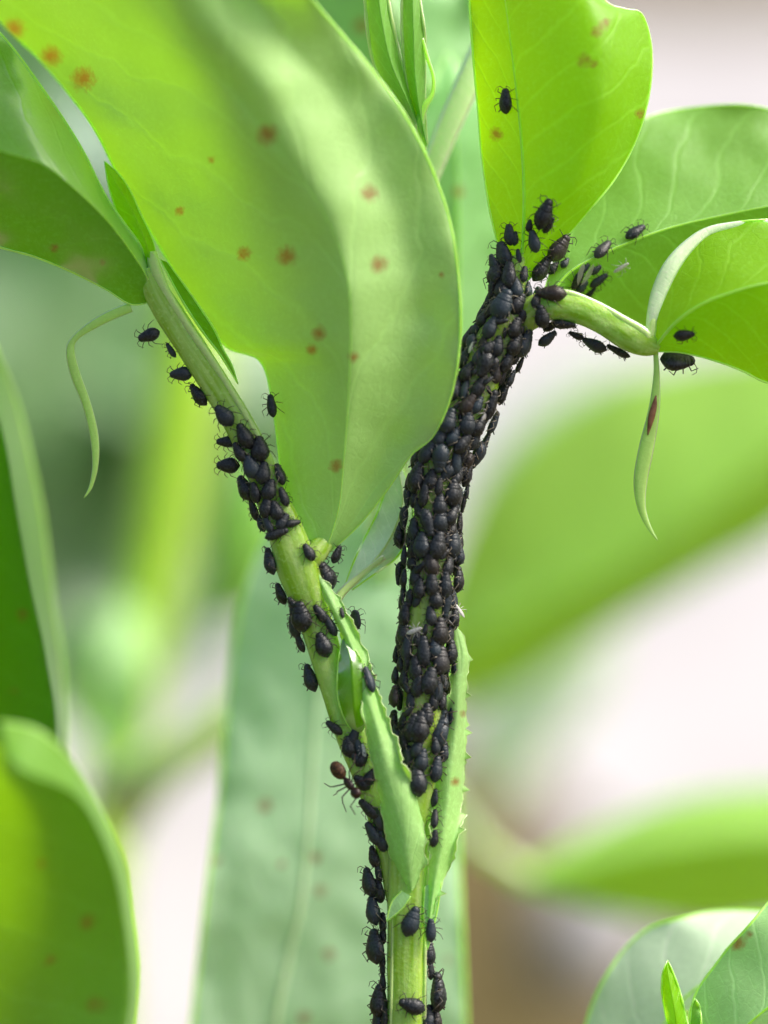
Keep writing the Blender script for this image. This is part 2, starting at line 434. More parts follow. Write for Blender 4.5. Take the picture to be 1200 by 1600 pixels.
# ------------------------------------------------------------------ the infested bean plant
plant = empty('bean_plant', (P(628, 1600, 0).x, P(628, 1600, 0).y, 0), 'sharp bean plant in the middle with forked stems covered in black aphids', 'plant')
foot = P(626, 1760, 0.0)
gps = [Vector((foot.x, foot.y, z)) for z in (0, foot.z*0.5, foot.z-0.6)]
main_pts = [(632, 1745, 0, 31), (632, 1600, 0, 30), (634, 1500, 0, 30), (636, 1400, 0, 32), (640, 1300, 0, 34), (652, 1200, 0, 34), (660, 1100, 0, 33), (664, 1000, 0, 32),
            (671, 900, 0, 32), (677, 800, 0, 33), (692, 720, 0, 34), (727, 640, 0, 35), (758, 570, 0, 36), (785, 510, 0, 34), (800, 465, 0, 26), (806, 430, -0.02, 17), (812, 400, -0.04, 10)]
tube('stem', main_pts, 'stem', plant, n=150, sides=28, square=0.13, host=True, bumpy=0.10)
tube3('lower_stem', gps + [P(632, 1735, 0)], [0.3, 0.2, 0.18, 0.17], 'stem', plant, sides=14, square=0.12)
tube('stem_ridge', [(665, 1740, -0.06, 3), (664, 1600, -0.07, 3), (664, 1500, -0.07, 3), (666, 1400, -0.08, 3), (670, 1320, -0.08, 3), (680, 1220, -0.08, 2.5), (690, 1120, -0.08, 2)], 'stem_pale', plant, n=80, sides=8, host=True)
tube('stem_ridge', [(612, 1740, -0.13, 2.5), (611, 1600, -0.13, 2.5), (613, 1500, -0.13, 2.5), (616, 1420, -0.13, 2.5), (622, 1350, -0.12, 2)], 'stem_pale', plant, n=60, sides=8)
# left leaf stalk
rach = [(230, 420, 0, 15), (243, 455, 0, 21), (271, 500, 0, 24), (305, 552, 0, 24), (343, 612, 0, 24), (384, 682, 0, 25), (412, 745, 0, 26), (440, 815, 0, 29), (462, 880, 0, 34), (484, 945, 0, 29),
        (505, 1010, 0, 27), (528, 1080, -0.02, 27), (548, 1145, -0.02, 26), (572, 1205, -0.03, 24), (592, 1265, -0.03, 22), (607, 1330, 0, 20), (618, 1400, 0.0, 16), (626, 1460, 0.02, 9)]
tube('leaf_stalk', rach, 'stem', plant, n=130, sides=24, square=0.14, host=True, bumpy=0.10, label='long green stalk branching up to the left')
# pale ridge along the upper right side of that stalk
tube('stalk_ridge', [(236, 395, -0.02, 9), (244, 425, -0.05, 10), (262, 462, -0.08, 8), (292, 508, -0.1, 6.5), (328, 560, -0.1, 6), (364, 616, -0.1, 5.5), (398, 674, -0.1, 5), (422, 722, -0.05, 4)], 'stem_pale', plant, n=60, sides=10, host=True)
tube('leaf_stalk', [(800, 520, 0.05, 14), (830, 490, -0.05, 25), (858, 478, -0.08, 24), (900, 482, -0.1, 24), (945, 502, -0.1, 23), (985, 525, -0.1, 24), (1012, 538, -0.1, 20), (1030, 545, -0.1, 10)], 'stem', plant, n=60, sides=22, square=0.08, host=True, bumpy=0.08, label='short arching green stalk on the right')
tube('stalk_ridge', [(850, 456, -0.12, 5), (890, 459, -0.16, 6), (935, 477, -0.16, 6), (975, 500, -0.18, 7), (1005, 518, -0.18, 8), (1016, 530, -0.16, 7), (1020, 505, -0.12, 7), (1021, 480, -0.08, 5)], 'stem_pale', plant, n=50, sides=10, host=True)
tube('leaf_stalk', [(455, 905, 0.02, 16), (478, 880, -0.03, 20), (496, 860, 0.0, 19), (510, 838, 0.06, 14), (520, 805, 0.12, 6), (524, 790, 0.12, 2)], 'stem', plant, sides=14, host=True, label='short stalk of the big leaf')

# big leaf across the upper left
A_l = [(498, 868, 0.0), (462, 812, 0.02), (440, 745, 0.1), (428, 650, 0.2), (408, 566, 0.3), (352, 540, 0.35), (300, 470, 0.4), (243, 375, 0.45), (190, 284, 0.5), (140, 190, 0.35), (60, 92, 0.7), (-10, 20, 0.9), (-80, -100, 0.9), (-60, -260, 0.4), (60, -380, -0.4)]
A_m = [(506, 868, -0.02), (528, 800, -0.12), (538, 710, -0.3), (545, 610, -0.5), (548, 500, -0.7), (540, 420, -0.78), (505, 330, -0.84), (440, 240, -0.9), (370, 150, -0.95), (290, 60, -1.05), (230, -20, -1.1), (150, -150, -1.2), (100, -260, -0.8), (60, -380, -0.4)]
A_q = [(510, 866, 0.02), (550, 810, 0.0), (588, 730, -0.06), (622, 640, -0.18), (640, 540, -0.28), (642, 440, -0.35), (622, 340, -0.43), (580, 240, -0.52), (520, 140, -0.65), (450, 60, -0.8), (390, -20, -0.95), (300, -140, -1.2), (190, -260, -1.0), (60, -380, -0.4)]
A_r = [(514, 864, 0.06), (560, 822, 0.0), (606, 765, -0.12), (642, 712, -0.2), (678, 680, -0.28), (706, 615, -0.34), (719, 530, -0.38), (717, 440, -0.44), (704, 350, -0.5), (678, 270, -0.56), (640, 192, -0.62), (598, 128, -0.7), (552, 72, -0.8), (500, 15, -0.92), (430, -70, -1.3), (320, -200, -1.2), (190, -310, -0.8), (60, -380, -0.4)]
spA = [(22, 45, 17), (80, 88, 17), (130, 123, 19), (417, 210, 17), (577, 302, 15), (592, 413, 15), (448, 400, 16), (381, 396, 12), (498, 521, 12), (487, 546, 9), (552, 558, 9), (525, 728, 11), (280, 330, 8), (690, 430, 5), (545, 35, 8), (330, 250, 6)]
leaf(plant, [A_l, A_m, A_q, A_r], 'big', mid=1, nu=40, nv=230, und=0.045, spots=spA, margin=2.0, rib=1.2, seed=1, rib_mat='margin', label='biggest leaf, broad and yellow green, with brown spots', bulge=0.10, soft=(0.32, 0.55))
# left leaf
B_u = [(236, 440, 0.0), (222, 388, -0.05), (192, 345, -0.1), (163, 302, -0.1), (122, 222, -0.1), (62, 132, -0.05), (0, 52, 0), (-90, -30, 0.1), (-200, 20, 0.2), (-260, 140, 0.2)]
B_m = [(236, 446, -0.04), (216, 410, -0.25), (172, 350, -0.45), (120, 298, -0.55), (65, 256, -0.62), (0, 236, -0.66), (-90, 200, -0.6), (-180, 160, -0.3), (-260, 140, 0.2)]
B_l = [(240, 470, 0.0), (205, 476, 0.0), (165, 452, 0.0), (110, 424, -0.02), (55, 402, 0), (0, 386, 0), (-90, 350, 0), (-190, 260, 0.1), (-260, 140, 0.2)]
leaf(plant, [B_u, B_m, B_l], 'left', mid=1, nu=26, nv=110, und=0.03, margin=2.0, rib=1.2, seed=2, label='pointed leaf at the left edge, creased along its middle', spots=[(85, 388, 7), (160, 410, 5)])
leaf(plant, [[(236, 440, 0), (218, 400, 0), (190, 348, 0), (172, 300, 0.02), (163, 252, 0.05)], [(240, 430, -0.05), (228, 380, -0.1), (205, 325, -0.1), (180, 285, -0.05), (163, 252, 0.05)],
             [(246, 425, 0), (240, 380, 0), (220, 335, 0), (202, 296, 0), (184, 270, 0), (163, 252, 0.05)]], 'bright', mid=1, nu=8, nv=36, und=0.01, margin=1.6, rib=0, seed=3, label='small folded leaflet beside the stalk tip')
# narrow margin of the next leaf running along the stalk
leaf(plant, [[(250, 405, 0.08), (285, 470, 0.08), (318, 520, 0.08), (345, 556, 0.1), (372, 600, 0.12)], [(262, 410, 0.05), (300, 462, 0.05), (335, 515, 0.05), (348, 545, 0.1), (362, 570, 0.12), (372, 600, 0.12)]], 'olive', mid=0, nu=6, nv=30, und=0.0, margin=1.8, rib=0, seed=4)
# pale leaf seen between big leaf and main stem
leaf(plant, [[(538, 918, 0.15), (556, 870, 0.2), (590, 800, 0.25), (606, 752, 0.3), (618, 715, 0.35)], [(545, 916, 0.1), (582, 880, 0.12), (610, 840, 0.15), (628, 790, 0.2), (626, 750, 0.28), (618, 715, 0.35)],
             [(550, 922, 0.12), (590, 893, 0.16), (622, 868, 0.22), (645, 820, 0.3), (640, 760, 0.3), (618, 715, 0.35)]], 'pale_white', mid=1, nu=10, nv=40, und=0.03, margin=2.2, rib=3.4, seed=5, label='small whitish leaf between the two stalks', margin_mat='rib', rib_mat='stem_pale')
tube('leaf_stalk', [(515, 955, 0.0, 8), (535, 925, 0.05, 7), (560, 902, 0.1, 6), (600, 870, 0.14, 5)], 'stem_pale', plant, sides=10)
# upright leaf at top right
D_l = [(802, 440, 0), (782, 395, 0.02), (765, 330, 0.05), (754, 250, 0.08), (747, 170, 0.1), (738, 80, 0.1), (733, 0, 0.1), (735, -80, 0.1), (790, -160, 0)]
D_m = [(810, 440, -0.05), (817, 380, -0.1), (819, 300, -0.14), (815, 220, -0.16), (806, 130, -0.18), (795, 40, -0.2), (788, -20, -0.2), (785, -90, -0.1), (790, -160, 0)]
D_q = [(818, 440, -0.04), (850, 375, -0.14), (895, 300, -0.3), (925, 220, -0.42), (938, 130, -0.5), (930, 60, -0.5), (905, -10, -0.4), (860, -80, -0.2), (790, -160, 0)]
D_r = [(822, 442, 0), (872, 385, 0.02), (920, 330, 0.05), (962, 278, 0.08), (995, 215, 0.1), (1014, 145, 0.1), (1018, 75, 0.1), (1004, 22, 0.02), (978, 14, -0.1), (948, 4, -0.2), (915, -40, -0.2), (860, -100, -0.1), (790, -160, 0)]
leaf(plant, [D_l, D_m, D_q, D_r], 'bright', mid=1, nu=26, nv=120, und=0.03, spots=[(912, 94, 11), (932, 50, 10), (946, 36, 9), (775, 210, 11), (1000, 178, 8), (930, 100, 6), (660, 500, 1)], margin=1.8, rib=2.6, seed=6, label='upright bright leaf at the top right')  # dark spots here are shadows of aphids behind the blade, painted into the colour
# pale leaf behind it reaching right
E_u = [(845, 470, 0.1), (868, 400, 0.3), (900, 320, 0.6), (955, 230, 0.8), (1015, 182, 0.9), (1100, 166, 1.0), (1200, 172, 1.0), (1300, 210, 1.0), (1400, 300, 0.8)]
E_m = [(855, 470, 0.05), (885, 430, 0.1), (930, 402, 0.15), (1000, 372, 0.2), (1060, 352, 0.25), (1130, 336, 0.3), (1200, 322, 0.35), (1300, 305, 0.5), (1400, 300, 0.8)]
E_l = [(862, 478, 0.1), (900, 478, 0.4), (950, 506, 0.6), (1010, 512, 0.7), (1080, 505, 0.8), (1180, 480, 0.9), (1300, 400, 0.9), (1400, 300, 0.8)]
leaf(plant, [E_u, E_m, E_l], 'fresh', mid=1, nu=26, nv=100, und=0.05, margin=1.6, rib=2.6, seed=7, label='broad pale leaf behind, spreading to the right edge', rib_mat='rib', spots=[(878, 350, 5), (870, 375, 4)])
# right leaf with a rolled pale margin
F_u = [(1014, 545, -0.1), (1020, 480, -0.05), (1040, 425, 0), (1072, 380, 0.05), (1110, 355, 0.1), (1200, 344, 0.15), (1310, 350, 0.2), (1420, 400, 0.2), (1480, 480, 0.2)]
F_m = [(1022, 545, -0.12), (1052, 508, -0.35), (1092, 478, -0.45), (1140, 458, -0.5), (1200, 442, -0.5), (1300, 430, -0.4), (1400, 445, -0.1), (1480, 480, 0.2)]
F_l = [(1022, 550, -0.1), (1062, 551, -0.1), (1110, 562, -0.1), (1160, 580, -0.1), (1200, 598, -0.08), (1290, 620, 0), (1400, 580, 0.1), (1480, 480, 0.2)]
leaf(plant, [F_u, F_m, F_l], 'bright', mid=1, nu=24, nv=90, und=0.03, margin=1.8, rib=2.2, seed=8, label='curled bright leaf at the right edge with a white rolled rim')
tube('rolled_margin', [(1014, 535, -0.12, 5), (1020, 495, -0.12, 10), (1031, 455, -0.1, 13), (1050, 415, -0.08, 13), (1078, 382, -0.02, 10), (1110, 360, 0.04, 7), (1160, 350, 0.08, 5), (1220, 347, 0.1, 4)], 'stem_white', plant, n=60, sides=12, flat=0.5)
# stipules
leaf(plant, [[(638, 1388, -0.16), (612, 1345, -0.18), (602, 1300, -0.2), (592, 1240, -0.24), (576, 1165, -0.24), (560, 1085, -0.2), (538, 1005, -0.18), (512, 945, -0.15), (494, 898, -0.12)],
             [(643, 1392, -0.19), (637, 1350, -0.27), (632, 1300, -0.3), (619, 1240, -0.31), (598, 1165, -0.32), (574, 1085, -0.28), (550, 1010, -0.24), (523, 948, -0.18), (496, 898, -0.12)],
             [(648, 1388, -0.16), (663, 1345, -0.2), (662, 1290, -0.23), (648, 1235, -0.22), (622, 1165, -0.18), (594, 1090, -0.16), (570, 1015, -0.12), (537, 945, -0.1), (498, 897, -0.12)]],
     'stipule', mid=1, nu=12, nv=90, und=0.06, margin=1.2, rib=0, soft=(-2, -1), fray=0.028, teeth=0.012, seed=9, name='stipule', label='narrow pale stipule clasping the fork on the left', margin_mat='stem_pale')
leaf(plant, [[(534, 1000, -0.15), (528, 1040, -0.2), (528, 1090, -0.2), (542, 1130, -0.18), (560, 1150, -0.15)], [(536, 998, -0.15), (548, 1030, -0.3), (552, 1085, -0.32), (556, 1130, -0.25), (560, 1150, -0.15)], [(538, 996, -0.15), (564, 1030, -0.22), (574, 1085, -0.24), (572, 1130, -0.2), (560, 1150, -0.15)]],
     'olive', mid=1, nu=8, nv=30, und=0.01, margin=1.2, rib=0, seed=19, name='stipule', label='small dark green lobe below the fork')
leaf(plant, [[(667, 1470, -0.15), (668, 1400, -0.14), (672, 1300, -0.14), (682, 1200, -0.12), (700, 1100, -0.06), (708, 1020, 0), (704, 960, 0.03)],
             [(668, 1472, -0.15), (676, 1400, -0.19), (694, 1300, -0.2), (706, 1200, -0.15), (716, 1100, -0.1), (720, 1020, -0.02), (705, 960, 0.02)],
             [(670, 1474, -0.15), (684, 1400, -0.13), (714, 1320, -0.05), (727, 1200, 0.02), (728, 1100, 0.02), (731, 1020, 0.02), (706, 960, 0.03)]],
     'stipule', mid=1, nu=10, nv=100, und=0.05, margin=1.0, rib=0, soft=(-2, -1), fray=0.03, seed=10, name='stipule', label='pale toothed stipule on the right of the stem', teeth=0.035, spots=[(711, 1221, 8), (724, 1115, 6), (700, 1160, 3)], margin_mat='stem_pale')
leaf(plant, [[(628, 1392, -0.18), (612, 1410, -0.18), (604, 1440, -0.18)], [(642, 1400, -0.2), (628, 1420, -0.2), (604, 1440, -0.18)]], 'pale', mid=0, nu=4, nv=12, und=0, margin=1.2, rib=0, seed=12, name='stipule')
leaf(plant, [[(664, 1385, -0.15), (662, 1430, -0.15), (668, 1485, -0.15)], [(690, 1370, -0.12), (684, 1420, -0.14), (668, 1485, -0.15)]], 'pale', mid=0, nu=4, nv=16, und=0, margin=1.2, rib=0, seed=13, name='stipule')
# bristles
def bristle(pts, m, label, name='tendril'):
    m = 'tendril'
    return tube(name, pts, m, plant, n=70, sides=10, flat=0.35, label=label)
bristle([(1024, 545, -0.1, 4), (1026, 585, -0.1, 5), (1022, 640, -0.1, 9), (1010, 700, -0.1, 12), (1001, 750, -0.1, 11), (1002, 790, -0.1, 7), (1012, 820, -0.1, 4), (1027, 844, -0.1, 1)], 'margin', 'hanging pale tendril with a brown patch under the right leaf')
tube('withered_patch', [(1025, 618, -0.135, 1), (1022, 635, -0.15, 4.5), (1017, 655, -0.155, 5), (1012, 680, -0.15, 1)], 'brown', plant, n=14, sides=8, flat=0.3)
bristle([(205, 480, 0, 8), (175, 492, 0, 8), (145, 508, 0, 7), (118, 528, 0, 5), (110, 548, 0, 7), (118, 585, 0, 8), (135, 630, 0, 7), (147, 680, 0, 7), (149, 725, 0, 5), (142, 760, 0, 3), (131, 778, 0, 1)], 'margin', 'thin bent tendril hanging at the left')
# young leaves at the top
leaf(plant, [[(660, 215, 0.2), (632, 170, 0.15), (598, 130, 0.15), (580, 80, 0.15), (572, 20, 0.15), (570, -60, 0.15), (590, -120, 0.2)], [(661, 215, 0.1), (638, 160, 0.0), (612, 100, -0.02), (598, 40, -0.02), (590, -20, 0), (588, -70, 0.1), (590, -120, 0.2)],
             [(662, 215, 0.2), (645, 160, 0.1), (628, 100, 0.1), (614, 40, 0.1), (604, -20, 0.1), (600, -70, 0.1), (590, -120, 0.2)]], 'fresh', mid=1, nu=8, nv=50, und=0.02, margin=3.2, rib=0, seed=14, label='young folded leaf at the top, left of two', margin_mat='stem_pale')
leaf(plant, [[(666, 230, 0.25), (652, 190, 0.2), (638, 140, 0.15), (630, 80, 0.15), (628, 0, 0.15), (632, -100, 0.2)], [(667, 228, 0.15), (655, 170, 0.02), (648, 110, 0), (646, 40, 0), (644, -30, 0.1), (636, -100, 0.2)],
             [(668, 226, 0.2), (664, 170, 0.15), (664, 110, 0.15), (664, 60, 0.15), (656, 0, 0.15), (638, -100, 0.2)]], 'fresh', mid=1, nu=8, nv=50, und=0.02, margin=2.6, rib=0, seed=15, label='young folded leaf at the top, right of two', margin_mat='stem_pale')
tube('tendril', [(660, 60, 0.1, 2.5), (668, 90, 0.1, 3), (677, 120, 0.1, 3), (676, 145, 0.1, 4), (663, 168, 0.1, 6), (656, 195, 0.12, 7), (662, 235, 0.2, 5)], 'margin', plant, n=50, sides=8)

# ------------------------------------------------------------------ second plant, close behind
pb = empty('bean_plant', (P(600, 1700, 4).x, P(600, 1700, 4).y, 0), 'soft focus bean plant behind the infested stems with a long pale leaf hanging down', 'plant', 'bean plants around the infested one')
f2 = P(600, 1750, 4.5)
tube3('stem', [Vector((f2.x, f2.y, 0)), Vector((f2.x, f2.y, f2.z*0.6)), P(610, 1500, 4.0), P(600, 1100, 3.6), P(600, 700, 2.6), P(625, 420, 1.2), P(662, 300, 0.9), P(700, 200, 0.8), P(740, 110, 0.8), P(790, 0, 0.9), P(850, -160, 1.2)], [0.2, 0.2, 0.2, 0.2, 0.2, 0.14, 0.09, 0.115, 0.125, 0.13, 0.1], 'stem_white', pb, sides=18, square=0.12)
K_l = [(330, 2000, 2.9), (296, 1700, 2.6), (304, 1560, 2.5), (325, 1380, 2.5), (342, 1240, 2.6), (352, 1120, 2.8), (366, 1000, 3.1), (392, 890, 3.3), (440, 800, 3.4), (540, 700, 3.2)]
K_m = [(400, 2000, 2.8), (418, 1700, 2.7), (432, 1590, 2.6), (452, 1490, 2.55), (470, 1410, 2.5), (482, 1300, 2.55), (490, 1180, 2.65), (500, 1040, 2.8), (515, 900, 3.0), (530, 780, 3.1), (540, 700, 3.2)]
K_r = [(640, 2000, 3), (730, 1750, 2.8), (728, 1600, 2.6), (722, 1450, 2.6), (718, 1340, 2.6), (716, 1200, 2.6), (700, 1050, 2.7), (665, 900, 2.9), (610, 790, 3.1), (540, 700, 3.2)]
leaf(pb, [K_l, K_m, K_r], 'pale_blue', mid=1, nu=30, nv=130, und=0.06, margin=3.5, rib=8, seed=20, spots=[(415, 1258, 13), (440, 1350, 8), (493, 1340, 11), (500, 1392, 11), (515, 1490, 12), (475, 1590, 12), (338, 1345, 9), (700, 1500, 8)], host=False, rib_mat='stem_white', label='long pale bluish leaf hanging behind the stems')
G_l = [(650, 760, 2.4), (615, 640, 2.4), (600, 480, 2.2), (610, 330, 2.1), (650, 200, 2.1), (700, 80, 2.3)]
G_m = [(700, 700, 2.2), (715, 600, 2.0), (716, 480, 1.9), (716, 340, 1.9), (712, 200, 2.0), (700, 80, 2.3)]
G_r = [(720, 690, 2.4), (765, 600, 2.4), (800, 480, 2.3), (815, 340, 2.2), (790, 200, 2.1), (700, 80, 2.3)]
leaf(pb, [G_l, G_m, G_r], 'mid', mid=1, nu=14, nv=60, und=0.05, margin=2, rib=3, seed=21, spots=[(716, 300, 11)], host=False, label='pale leaf glimpsed between the big leaf and the main stem')
H_l = [(760, 330, 2.8), (700, 330, 2.8), (600, 290, 2.9), (500, 180, 3.0), (440, 50, 3.1), (420, -120, 3.2), (480, -300, 3.3)]
H_m = [(765, 330, 2.7), (715, 240, 2.5), (660, 120, 2.4), (610, 10, 2.4), (560, -110, 2.6), (480, -300, 3.3)]
H_r = [(770, 330, 2.9), (790, 180, 2.9), (770, 50, 2.9), (730, -60, 2.9), (640, -200, 3.0), (480, -300, 3.3)]
leaf(pb, [H_l, H_m, H_r], 'mid', mid=1, nu=18, nv=60, und=0.12, margin=2, rib=4, seed=22, spots=[(565, 40, 14)], host=False, label='soft green leaf behind the young top leaves', rib_mat='stem_pale')

# ------------------------------------------------------------------ plant at the left edge
pc = empty('bean_plant', (P(-160, 1700, 2).x, P(-160, 1700, 2).y, 0), 'bean plant at the left edge with a dark leaf above a rounded olive leaf', 'plant', 'bean plants around the infested one')
f3 = P(-180, 1700, 2)
tube3('stem', [Vector((f3.x, f3.y, 0)), Vector((f3.x, f3.y, f3.z*0.6)), P(-160, 1500, 2), P(-140, 1200, 1.9), P(-150, 800, 1.8), P(-120, 500, 1.6)], [0.25, 0.22, 0.2, 0.18, 0.15, 0.08], 'stem', pc, sides=14, square=0.12)
leaf(pc, [[(-150, 1260, 1.9), (-230, 1100, 1.6), (-220, 900, 1.4), (-150, 700, 1.3), (-70, 540, 1.4), (-30, 480, 1.5)],
          [(-80, 1290, 2.2), (-90, 1100, 2.3), (-90, 900, 2.2), (-70, 740, 2.0), (-50, 580, 1.7), (-30, 480, 1.5)],
          [(40, 1290, 1.2), (86, 1160, 1.0), (72, 1030, 0.95), (48, 920, 0.95), (26, 800, 1.0), (10, 700, 1.1), (-15, 600, 1.2), (-30, 480, 1.5)],
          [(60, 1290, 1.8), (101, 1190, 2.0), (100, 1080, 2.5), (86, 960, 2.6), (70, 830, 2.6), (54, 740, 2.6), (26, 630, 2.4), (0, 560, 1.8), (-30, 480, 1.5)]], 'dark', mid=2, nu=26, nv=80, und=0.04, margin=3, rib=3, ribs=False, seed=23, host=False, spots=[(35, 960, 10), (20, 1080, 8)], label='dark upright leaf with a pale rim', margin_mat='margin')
N_l = [(-200, 1900, 0.3), (-300, 1700, 0.6), (-300, 1500, 0.5), (-220, 1300, -0.1), (-120, 1180, -1.4), (-20, 1160, -2.4)]
N_m = [(-40, 1900, -0.6), (-50, 1700, -0.7), (-50, 1550, -0.8), (-40, 1400, -1.1), (-30, 1270, -1.7), (10, 1165, -2.5)]
N_q = [(160, 1900, -1.5), (180, 1700, -1.6), (203, 1560, -1.55), (194, 1440, -1.65), (172, 1340, -1.95), (122, 1245, -2.4), (40, 1205, -2.9), (10, 1180, -2.8)]
N_r = [(180, 1900, -0.9), (196, 1700, -0.8), (216, 1530, -0.8), (205, 1420, -0.95), (192, 1340, -1.2), (158, 1265, -1.6), (110, 1185, -2.1), (60, 1142, -2.4), (0, 1128, -2.5)]
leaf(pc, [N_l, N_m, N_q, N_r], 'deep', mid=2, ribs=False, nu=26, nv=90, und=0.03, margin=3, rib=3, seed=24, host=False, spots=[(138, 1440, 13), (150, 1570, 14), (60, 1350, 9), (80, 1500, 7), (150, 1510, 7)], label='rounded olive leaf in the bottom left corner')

# ------------------------------------------------------------------ blurred plant at the back left
pd = empty('bean_plant', (P(140, 1700, 13).x, P(140, 1700, 13).y, 0), 'strongly blurred bean plant at the back left with a yellow green slanting stem', 'plant', 'bean plants around the infested one')
f4 = P(140, 1700, 13)
tube3('stem', [Vector((f4.x, f4.y, 0)), Vector((f4.x, f4.y, f4.z*0.6)), P(150, 1400, 12.5), P(180, 1220, 15), P(205, 1080, 15), P(236, 930, 15), P(262, 800, 15), P(280, 680, 15), P(296, 560, 15), P(300, 430, 15), P(300, 250, 15)], [0.4, 0.4, 0.4, 0.42, 0.42, 0.42, 0.46, 0.52, 0.52, 0.45, 0.4], 'stem_yellow', pd, sides=16)
tube3('leaf_stalk', [P(180, 1250, 11.5), P(230, 1215, 11), P(290, 1165, 11), P(350, 1120, 11), P(420, 1090, 11)], [0.28, 0.26, 0.24, 0.22, 0.2], 'stem_pale', pd, sides=12)
leaf(pd, [[(190, 1200, 13), (110, 1120, 14), (90, 1040, 14), (120, 980, 14), (200, 930, 15)], [(195, 1200, 13), (165, 1120, 13), (160, 1040, 13), (180, 970, 13.5), (200, 930, 15)], [(200, 1190, 13), (225, 1120, 13), (230, 1030, 13), (220, 970, 14), (200, 930, 15)]], 'pale', nu=8, nv=20, margin=3, rib=4, seed=30, host=False, label='pale leaf low beside the yellow green stem')
leaf(pd, [[(310, 960, 11), (330, 900, 11), (335, 840, 11), (345, 760, 11), (380, 700, 11)], [(330, 960, 10.6), (370, 900, 10.2), (380, 840, 10), (385, 760, 10.2), (380, 700, 11)], [(390, 950, 11), (420, 900, 11), (430, 840, 11), (420, 760, 11), (380, 700, 11)]], 'fresh', nu=8, nv=20, margin=3, rib=4, seed=31, host=False, label='mid green leaf right of the yellow green stem')
leaf(pd, [[(200, 1330, 12), (270, 1230, 12), (330, 1190, 12), (420, 1140, 12)], [(180, 1300, 11.5), (250, 1210, 11.3), (320, 1160, 11.3), (420, 1140, 12)], [(180, 1280, 12), (230, 1180, 12), (320, 1130, 12), (420, 1140, 12)]], 'pale', nu=8, nv=20, margin=2, rib=4, seed=32, host=False, label='low pale leaf crossing to the right')

# ------------------------------------------------------------------ blurred plant at the back right
pe = empty('bean_plant', (P(650, 1700, 12).x, P(650, 1700, 12).y, 0), 'strongly blurred bean plant at the back right with two big slanting leaves', 'plant', 'bean plants around the infested one')
f5 = P(640, 1700, 12)
tube3('stem', [Vector((f5.x, f5.y, 0)), Vector((f5.x, f5.y, f5.z*0.6)), P(640, 1500, 12), P(650, 1200, 12), P(660, 900, 11.5), P(640, 600, 11)], [0.3, 0.3, 0.26, 0.24, 0.22, 0.18], 'stem', pe, sides=14)
leaf(pe, [[(650, 1060, 15.0), (690, 900, 15.5), (745, 775, 15.5), (840, 668, 15.5), (950, 600, 15.5), (1070, 566, 15.5), (1200, 545, 15.5), (1330, 500, 15.5), (1480, 420, 15.5)],
          [(650, 1070, 14.9), (740, 1000, 14.1), (860, 940, 13.7), (980, 880, 13.5), (1090, 800, 13.5), (1200, 715, 13.7), (1330, 600, 14.3), (1480, 420, 15.5)],
          [(650, 1085, 15.0), (730, 1098, 15.1), (800, 1072, 15.1), (900, 1015, 15.1), (1030, 940, 15.1), (1150, 872, 15.1), (1220, 830, 15.1), (1360, 700, 15.2), (1480, 420, 15.5)]], 'far_yellow', nu=16, nv=60, margin=3, rib=5, seed=33, host=False, und=0.08, label='very large blurred leaf slanting across the right')
leaf(pe, [[(760, 1260, 24), (730, 1150, 24), (770, 1060, 24), (860, 1000, 24), (960, 960, 24)], [(770, 1262, 23.5), (790, 1160, 23.5), (830, 1090, 23.5), (890, 1020, 23.5), (960, 960, 24)], [(780, 1262, 24), (850, 1180, 24), (910, 1110, 24), (950, 1030, 24), (960, 960, 24)]], 'pale_white', nu=8, nv=20, margin=3, rib=4, seed=35, host=False, label='pale mint leaf far behind, below the large slanting leaf')
leaf(pe, [[(700, 900, 24), (720, 780, 24), (780, 680, 24), (880, 600, 24), (980, 560, 24)], [(710, 900, 23.5), (770, 800, 23.5), (830, 720, 23.5), (900, 640, 23.5), (980, 560, 24)], [(720, 900, 24), (820, 840, 24), (900, 760, 24), (960, 660, 24), (980, 560, 24)]], 'pale_white', nu=8, nv=20, margin=3, rib=4, seed=36, host=False, label='pale mint leaf far behind, above the large slanting leaf')
leaf(pe, [[(800, 1372, 10), (880, 1325, 10.6), (960, 1285, 11), (1060, 1250, 11), (1200, 1232, 11), (1330, 1240, 11), (1480, 1330, 11)],
          [(800, 1376, 9.9), (900, 1355, 9.9), (1000, 1330, 9.8), (1100, 1315, 9.8), (1200, 1305, 9.8), (1330, 1300, 10.2), (1480, 1330, 11)],
          [(800, 1380, 10), (880, 1400, 10.2), (960, 1425, 10.4), (1060, 1440, 10.5), (1200, 1440, 10.5), (1330, 1420, 10.7), (1480, 1330, 11)]], 'far_yellow', nu=14, nv=50, margin=3, rib=5, seed=34, host=False, label='lower blurred leaf at the right edge')
tube3('leaf_stalk', [P(650, 1200, 12), P(700, 1260, 11), P(760, 1330, 10.4), P(830, 1374, 10)], [0.12, 0.12, 0.12, 0.1], 'stem_pale', pe, sides=10)

